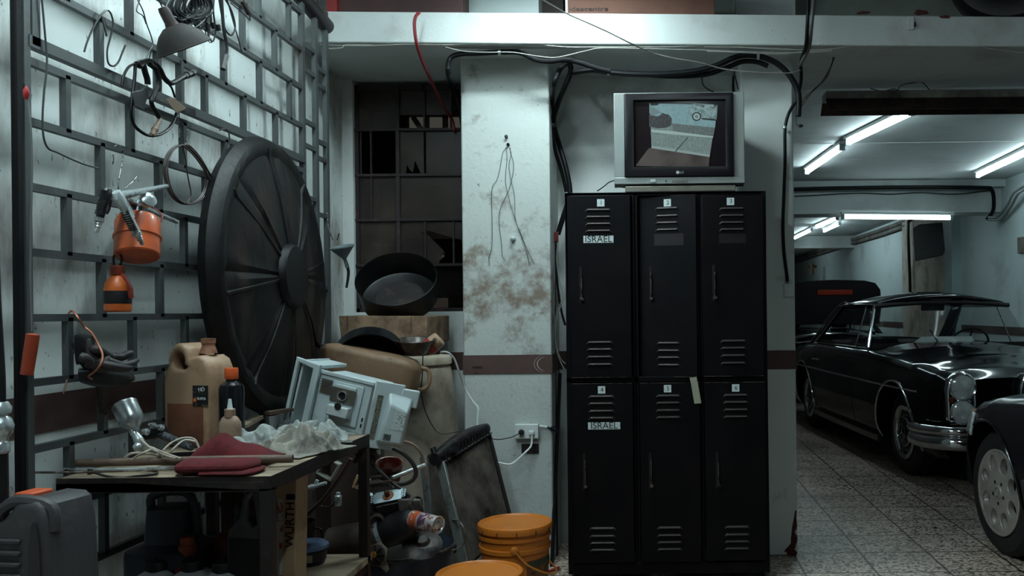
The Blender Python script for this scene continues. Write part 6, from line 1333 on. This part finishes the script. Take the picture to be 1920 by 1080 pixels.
def wheel_alloy(s, m):
    R0 = .214; tyre(s, m, .318, .20, R0)
    flip = m.to_3x3().col[1].z
    holes = []
    n = 8
    for k in range(n):
        a = 2*pi*(k+.5)/n; c = .148; pts = []
        for i in range(18):
            b = 2*pi*i/18; lx_, ly_ = .045*cos(b), .037*sin(b)*(1-.15*cos(b))
            x = c+lx_; pts.append((x*cos(a)-ly_*sin(a), x*sin(a)+ly_*cos(a)))
        holes.append(pts)
    MB().at(m @ M.Translation((0, 0, -.006))).plate(circ(.205, 64), holes, .016, .003).build('rim_face', M_alloy, s.t, local=True)
    MB().at(m).lathe([(.2135, -.012), (.217, .004), (.212, .008), (.202, .004), (.198, -.01), (.196, -.15), (.19, -.18)], 64, caps=False).build('rim_lip', M_alloy, s.t, local=True)
    w = MB().at(m)
    for hp_ in holes:
        ring0 = [(x, y, -.010) for x, y in hp_]; cx_ = sum(p[0] for p in hp_)/18; cy_ = sum(p[1] for p in hp_)/18
        ring1 = [(cx_+(x-cx_)*.9-.03*cx_, cy_+(y-cy_)*.9-.03*cy_, -.032) for x, y in hp_]; w.loft([ring0, ring1], caps=False)
    w.build('hole_walls', M_alloy, s.t, local=True)
    MB().at(m).cyl(.19, -.055, -.045, 40).build('shade_disc', M_dark, s.t, local=True)  # dark cover disc behind the holes; its colour stands for shade inside the rim
    MB().at(m).lathe([(.036, .001), (.034, .006), (.026, .008), (.001, .009)], 28).build('hub_cap', M_alloy, s.t, local=True)
    MB().at(m @ M.Translation((0, 0, .010))).tube([(.022*cos(2*pi*i/24), .022*sin(2*pi*i/24), 0) for i in range(24)], .0016, 6, 0, True).build('emblem_ring', M_cchrome, s.t, local=True)
    for k in range(5):
        a = 2*pi*k/5+.3; MB().at(m @ M.Translation((.056*cos(a), .056*sin(a), .0025))).cyl(.0095, -.004, .001, 12).build('lug_recess', M_dark, s.t, local=True)
def carmat(fx, fy, wy, ang):
    """fx, fy: world place of the outer face of the near front wheel; ang: heading from -Y in degrees; near side = right (y<0)"""
    f = V((sin(radians(ang)), -cos(radians(ang)), 0)); l = V((-f.y, f.x, 0))
    return f, l
# ---- classic coupe
f, l = carmat(0, 0, 0, 4.9)
O = V((1.885, 6.60, 0))+l*.80
m = M((f, l, V((0, 0, 1)))).transposed().to_4x4(); m.translation = O
D1 = dict(sill=.215, arch=.385, wz=.322, wy=.80, axles=(0, -2.70), len=(.66, -3.86), cabin=(-1.02, -2.66),
          W=[(.66, .80), (.55, .845), (.3, .885), (-.5, .90), (-1.5, .90), (-2.8, .885), (-3.3, .84), (-3.86, .74)],
          zs=[(.66, .76), (.5, .815), (.2, .855), (-.4, .885), (-1.0, .90), (-2.4, .905), (-3.2, .87), (-3.86, .78)],
          zc=[(.66, .775), (.45, .84), (0, .905), (-.6, .95), (-1.0, .965), (-2.7, .96), (-3.3, .92), (-3.86, .80)],
          gh=dict(ws=-.98, wt=-1.17, rt=-2.24, rb=-2.78, hw=.615, base=.735, zb=.945, ze=1.285, zr=1.395, pm=M_cchrome))
c = Car('vintage_coupe', 'black vintage coupe with chrome bumper and stacked headlamps parked in the garage', m, D1, M_paint)
c.body(); c.greenhouse(); c.wheels(wheel_classic); T = c.t
for xc in D1['axles']:
    for q in (-1, 1):
        MB().tube([(xc+.39*cos(a), q*(c.side(xc+.39*cos(a), D1['wz']+.39*sin(a))+.004), D1['wz']+.39*sin(a)) for a in [radians(-12+8.5*i) for i in range(25)]], .010, 8).build('wheel_arch_trim', M_cchrome, T, local=True)
c.strip('side_strip', [(x, .665+.012*(x+1)/3*0+.0) for x in [.42-.1*i for i in range(42)]], .008)
for q in (-1, 1):
    MB().loft([[(x, q*(c.side(x, .3)-.02), .195), (x, q*(c.side(x, .3)+.012), .195), (x, q*(c.side(x, .3)+.012), .245), (x, q*(c.side(x, .3)-.02), .245)] for x in [-.40-.19*i for i in range(11)]]).build('sill_trim', mt('brushed_sill', (130, 124, 120), .25, .9), T, local=True, bev=.004)
    for nm, xs in (('door_seam', (-.98, -2.22)),):
        for xs_ in xs: MB().tube([(xs_-.02*(z-.3), q*(c.side(xs_, z)+.0004), z) for z in [.25+.05*i for i in range(14)]], .0022, 5).build(nm, M_dark, T, local=True)
    MB().tube([(-2.05, q*(c.side(-2.05, .76)+.006), .76), (-2.07, q*(c.side(-2.1, .76)+.028), .76), (-2.20, q*(c.side(-2.2, .76)+.028), .76), (-2.22, q*(c.side(-2.2, .76)+.006), .76)], .008, 8, 3).build('door_handle', M_cchrome, T, local=True)
    # stacked headlamp unit: chrome bezel with two round lamps
    y = q*.655; fx = .668
    out = [(q2, z) for q2, z in ((-.085, .455), (.10, .455), (.115, .50), (.118, .70), (.10, .775), (.05, .815), (-.01, .822), (-.06, .80), (-.09, .75), (-.10, .60))]
    if q < 0: out = [(-a, z) for a, z in out]
    MB().at(M((V((0, 1, 0)), V((0, 0, 1)), V((1, 0, 0)))).transposed().to_4x4() @ M.Identity(4)).at(M.Translation((fx, y, 0)) @ M((V((0, 1, 0)), V((0, 0, 1)), V((1, 0, 0)))).transposed().to_4x4()).plate([(a, z) for a, z in out], [], .075, .025).build('headlamp_bezel', M_cchrome, T, local=True)
    for z, r in ((.715, .082), (.548, .076)):
        fr_ = frame((fx+.03, y+.004*q, z), (1, 0, 0))
        MB().at(fr_).lathe([(r+.010, 0), (r+.014, .012), (r+.008, .018), (r, .012)], 36, caps=False).build('lamp_ring', M_cchrome, T, local=True)
        MB().at(fr_).lathe([(r+.001, .010), (r*.8, .020), (r*.45, .028), (.001, .031)], 36, caps=False).build('headlamp', M_lamp, T, local=True)
    MB().at(frame((fx+.035, y+q*.085, .63), (1, 0, 0))).lathe([(.02, 0), (.02, .006), (.001, .010)], 20).build('indicator', mt('indicator_brown', (112, 52, 40), .25), T, local=True)
# grille
MB().at(M.Translation((.70, 0, 0)) @ M((V((0, 1, 0)), V((0, 0, 1)), V((1, 0, 0)))).transposed().to_4x4()).plate([(-.27, .42), (.27, .42), (.275, .70), (.25, .80), (.15, .845), (0, .855), (-.15, .845), (-.25, .80), (-.275, .70)], [[(-.225, .45), (.225, .45), (.228, .70), (.2, .76), (0, .785), (-.2, .76), (-.228, .70)]], .09, .02).build('grille_surround', M_cchrome, T, local=True)
g_ = MB()
for i in range(16): g_.box((.69, -.2225+.0285*i, .45), (.70, -.2185+.0285*i, .77))
for i in range(12): g_.box((.69, -.222, .46+.0265*i), (.702, .222, .464+.0265*i))
g_.build('grille_mesh', mt('grille_bars', (120, 120, 120), .25, .9), T, local=True)
MB().box((.70, -.225, .60), (.712, .225, .615)).build('grille_bar', M_cchrome, T, local=True)
for q in (-1, 1): MB().at(frame((.70, q*.40, .50), (1, 0, 0))).lathe([(.055, 0), (.06, .012), (.05, .02), (.001, .028)], 28).build('fog_lamp', M_lamp, T, local=True)
# double bumper
for nm, z, h, ex in (('bumper_upper', .43, .034, .0), ('bumper_lower', .352, .046, .012)):
    path = [(.44, -.935), (.54, -.94), (.66, -.915), (.80, -.80), (.86, -.62), (.875, -.3), (.88, 0), (.875, .3), (.86, .62), (.80, .80), (.66, .915), (.54, .94), (.44, .935)]
    sp = smoothpts([V((x+ex, y, z)) for x, y in path], 5)
    rings = []
    for i, p in enumerate(sp):
        tg = (sp[min(i+1, len(sp)-1)]-sp[max(i-1, 0)]).normalized(); nn = V((tg.y, -tg.x, 0)); nn = -nn if nn.dot(V((1, 0, 0))*1+V((0, p.y, 0))*.5) < 0 else nn
        rings.append([p+nn*(.028*cos(a)-.01)+V((0, 0, h*sin(a))) for a in [2*pi*j/12 for j in range(12)]])
    MB().loft(rings).build(nm, M_cchrome, T, local=True)
for q in (-1, 1): MB().loft([[(.89, q*(.55+a), z) for a, z in rrect(.05*k, .15*k, .02*k, 3, 0, .36)] for k in (1,)]+[[(.925, q*(.55+a*.7), .36+(z-.36)*.8) for a, z in rrect(.05, .15, .02, 3, 0, .36)]]).build('bumper_guard', M_cchrome, T, local=True)
MB().loft([[(x, y, z) for y, z in ((-.28*k, .94), (.30*k, .94), (.27*k, h), (-.2*k, h))] for x, k, h in ((-1.30, .8, .96), (-1.15, 1, 1.0), (-1.04, .7, .955))]).build('dash_cover', mt('pale_dash_cover', (150, 160, 158), .8), T, local=True, bev=.02)
T.children[-1].data.transform(M.Translation((0, .38, 0)))
MB().tube([(-1.0, -.1, .95), (-1.12, -.13, 1.06)], .008, 6).build('wiper', M_black, T, local=True)
MB().at(TR((-1.36, 0, 1.26))).box((-.02, -.11, -.03), (.0, .11, .03)).build('rear_mirror', M_black, T, local=True, bev=.008)
# ---- nearer modern car, nose away from the camera
f2 = V((-sin(radians(5)), cos(radians(5)), 0)); l2 = V((-f2.y, f2.x, 0))
O2 = V((1.735, 4.42, 0))-l2*.77
m = M((f2, l2, V((0, 0, 1)))).transposed().to_4x4(); m.translation = O2
M_paint2 = mt('dark_grey_car_paint', (22, 20, 23), .16, .1, spec=.4)
D2 = dict(sill=.20, arch=.362, wz=.318, wy=.77, axles=(0, -2.8), len=(.58, -3.75), cabin=(-1.02, -2.66),
          W=[(.58, .30), (.56, .46), (.50, .62), (.42, .72), (.30, .79), (.15, .83), (0, .85), (-.6, .865), (-2.8, .86), (-3.4, .80), (-3.75, .66)],
          zs=[(.58, .62), (.5, .66), (.38, .71), (.2, .765), (0, .80), (-.35, .83), (-1.0, .875), (-2.4, .90), (-3.2, .88), (-3.75, .80)],
          zc=[(.58, .63), (.4, .76), (0, .87), (-.6, .93), (-1.0, .965), (-2.7, .97), (-3.3, .95), (-3.75, .84)],
          gh=dict(ws=-.98, wt=-1.45, rt=-2.35, rb=-2.90, hw=.58, base=.735, zb=.945, ze=1.33, zr=1.41, rest=1))
c2 = Car('modern_car', 'dark grey car with silver eight-hole alloy wheel cut off by the right edge', m, D2, M_paint2)
c2.body(); c2.greenhouse(); c2.wheels(wheel_alloy); T2_ = c2.t
for q in (-1, 1):
    MB().tube([(.365*cos(a), q*(c2.side(.365*cos(a), .318+.365*sin(a))+.003), .318+.365*sin(a)) for a in [radians(-8+8.2*i) for i in range(24)]], .007, 8).build('wheel_arch_lip', M_paint2, T2_, local=True)
    def hl(x, z, o=.008): return V((x, q*(c2.side(x, z)+o), z))
    for nm, xs, mat in (('headlamp', (.17, .30), M_lamp), ('indicator', (.30, .40), mt('amber_lens', (190, 84, 40), .15))):
        MB().grid(lambda u, v: hl(xs[0]+(xs[1]-xs[0])*u, .585+.115*v+.02*u*0), 6, 5).build(nm, mat, T2_, local=True, solid=.012)
    MB().loft([[(x, q*(c2.side(x, z)+o), z) for z, o in ((.30, .0), (.30, .022), (.46, .022), (.47, .0))] for x in [-.42-.22*i for i in range(10)]]).build('side_cladding', mt('grey_cladding', (44, 42, 44), .45), T2_, local=True, bev=.004)
MB().loft([[(x, y*(1+.02), z) for y, z in rrect(1.3*k, .22, .05, 4, 0, .36)] for x, k in ((.52, 1.05), (.62, .9), (.64, .8))]).build('front_bumper', MATS['grey_cladding'], T2_, local=True)
# ---- third car seen from behind with an open boot
O3 = V((2.46, 15.2, 0)); f3 = V((0, 1, 0)); l3 = V((-1, 0, 0))
m = M((f3, l3, V((0, 0, 1)))).transposed().to_4x4(); m.translation = O3
D3 = dict(D2); D3['axles'] = (0, -2.7); D3['len'] = (.6, -3.7)
D3['W'] = [(.6, .6), (.3, .80), (-1, .85), (-2.8, .85), (-3.4, .82), (-3.7, .76)]
c3 = Car('hatch_car', 'black car with its boot lid raised, standing behind the vintage coupe', m, D3, M_paint)
c3.body(); c3.greenhouse(); c3.wheels(wheel_alloy)
lid = [( -.63, -.02), (.63, -.02), (.65, .25), (.62, .46), (.55, .55), (.40, .585), (0, .60), (-.40, .585), (-.55, .55), (-.62, .46), (-.65, .25)]
lm = M.Translation((-3.22, 0, 1.07)) @ M.Rotation(radians(-14), 4, 'Y') @ M((V((0, 1, 0)), V((0, 0, 1)), V((1, 0, 0)))).transposed().to_4x4()
MB().at(lm).plate(lid, [], .05, .015).build('boot_lid', M_int, c3.t, local=True)
lp_ = MB().at(lm).box((-.24, .40, -.045), (.24, .47, -.02)).build('brake_lamp', mt('red_lens', (168, 56, 36), .3), c3.t, local=True, bev=.006)
# ---- wall things in the garage
t = thing('wall_monitor', 'black monitor box mounted high on the garage wall right of the far beam lamp', 'monitor', P(1742, 455, 11.0))
MB().loft([[P(x, y, d) for x, y in ((1712, 428), (1723, 421), (1767, 417), (1772, 470), (1768, 479), (1716, 490))] for d in (10.9, 11.12)]).build('monitor_shell', M_black, t, bev=.01)
wires('wall_cable', [[P(x, y, 12.95) for x, y in ((1722, 408), (1706, 414), (1703, 425), (1704, 470), (1706, 520), (1707, 560))]], .022, M_blackmetal, 'thick black vertical cable on the garage wall left of the black monitor', 'cable')
pa = [PX(x, y, XR-.05) for x, y in ((1490, 486), (1560, 462), (1580, 455), (1640, 436), (1700, 414))]
wires('wall_conduit', [pa, [p+V((0, 0, -.07)) for p in pa]], .035, mt('dusty_conduit', (110, 108, 100), .7, 0, (70, 66, 62), 5, .45, .6), 'pale dusty pipes along the top of the right garage wall', 'pipe')
one('junction_box', MB().box(*[tuple(min(a_, b_) for a_, b_ in zip(PX(1572, 464, XR-.02), PX(1556, 452, XR-.12))), tuple(max(a_, b_) for a_, b_ in zip(PX(1572, 464, XR-.02), PX(1556, 452, XR-.12)))]), M_rust, 'brown junction box on the pale pipes high on the garage wall', 'box')
wires('black_pipe', [[P(1485, 355, 9.7), P(1560, 353, 9.7), P(1700, 351, 9.7), P(1840, 352, 9.7), P(1858, 355, 9.72), P(1863, 370, 9.75), P(1862, 395, 9.78), P(1850, 412, 9.8)]], .022, M_cond, 'thick black conduit along the far garage beam, bending down at its right end', 'conduit')
wires('grey_pipe', [[P(1852, 408, 9.78), P(1872, 405, 9.7), P(1888, 385, 9.4), P(1900, 362, 9.2), P(1925, 345, 8.9)], [P(1852, 412, 9.78), P(1878, 410, 9.7), P(1895, 388, 9.4), P(1910, 362, 9.1), P(1930, 352, 8.9)]], .016, mt('grey_pipe', (110, 116, 114), .5), 'grey pipes curving up from the right end of the far garage beam', 'pipe')
wires('thin_cable', [[P(x, y, 9.82) for x, y in ((1490, 368), (1530, 366), (1610, 362), (1670, 364), (1725, 361), (1790, 364), (1855, 357))]], .006, M_black, 'thin sagging cable clipped along the face of the far garage beam', 'cable')
t = thing('wall_bracket', 'small metal faucet shaped bracket on the garage wall near the pillar', 'bracket', P(1522, 505, 20))
MB().tube([P(1512, 500, 20), P(1521, 498, 20), P(1531, 500, 20)], .03, 8).tube([P(1522, 494, 20), P(1522, 515, 20)], .05, 8).build('bracket_body', mt('brass_dull', (120, 104, 84), .5, .5), t)
t = thing('wall_panel', 'small bright white panel on the right garage wall seen through the coupe windscreen', 'panel', PX(1706, 587, XR-.02))
a, b = PX(1698, 594, XR-.03), PX(1716, 580, XR-.03)
MB().box((XR-.06, min(a.y, b.y), min(a.z, b.z)), (XR-.005, max(a.y, b.y), max(a.z, b.z))).build('panel_box', M_lab, t, bev=.004)
one('wall_socket', MB().box((XR-.03, PX(1917, 465, XR).y-.05, 1.83), (XR, PX(1917, 465, XR).y+.06, 2.0)), M_sild, 'small metal socket box on the right wall at the right edge of the photo', 'socket', bev=.004)
one('oil_spot', MB().at(M.Translation(PZ(1755, 990, .0008))).cyl(.012, 0, .002, 12), M_dark, 'small dark oil drop on the terrazzo floor near the alloy wheel', 'stain')
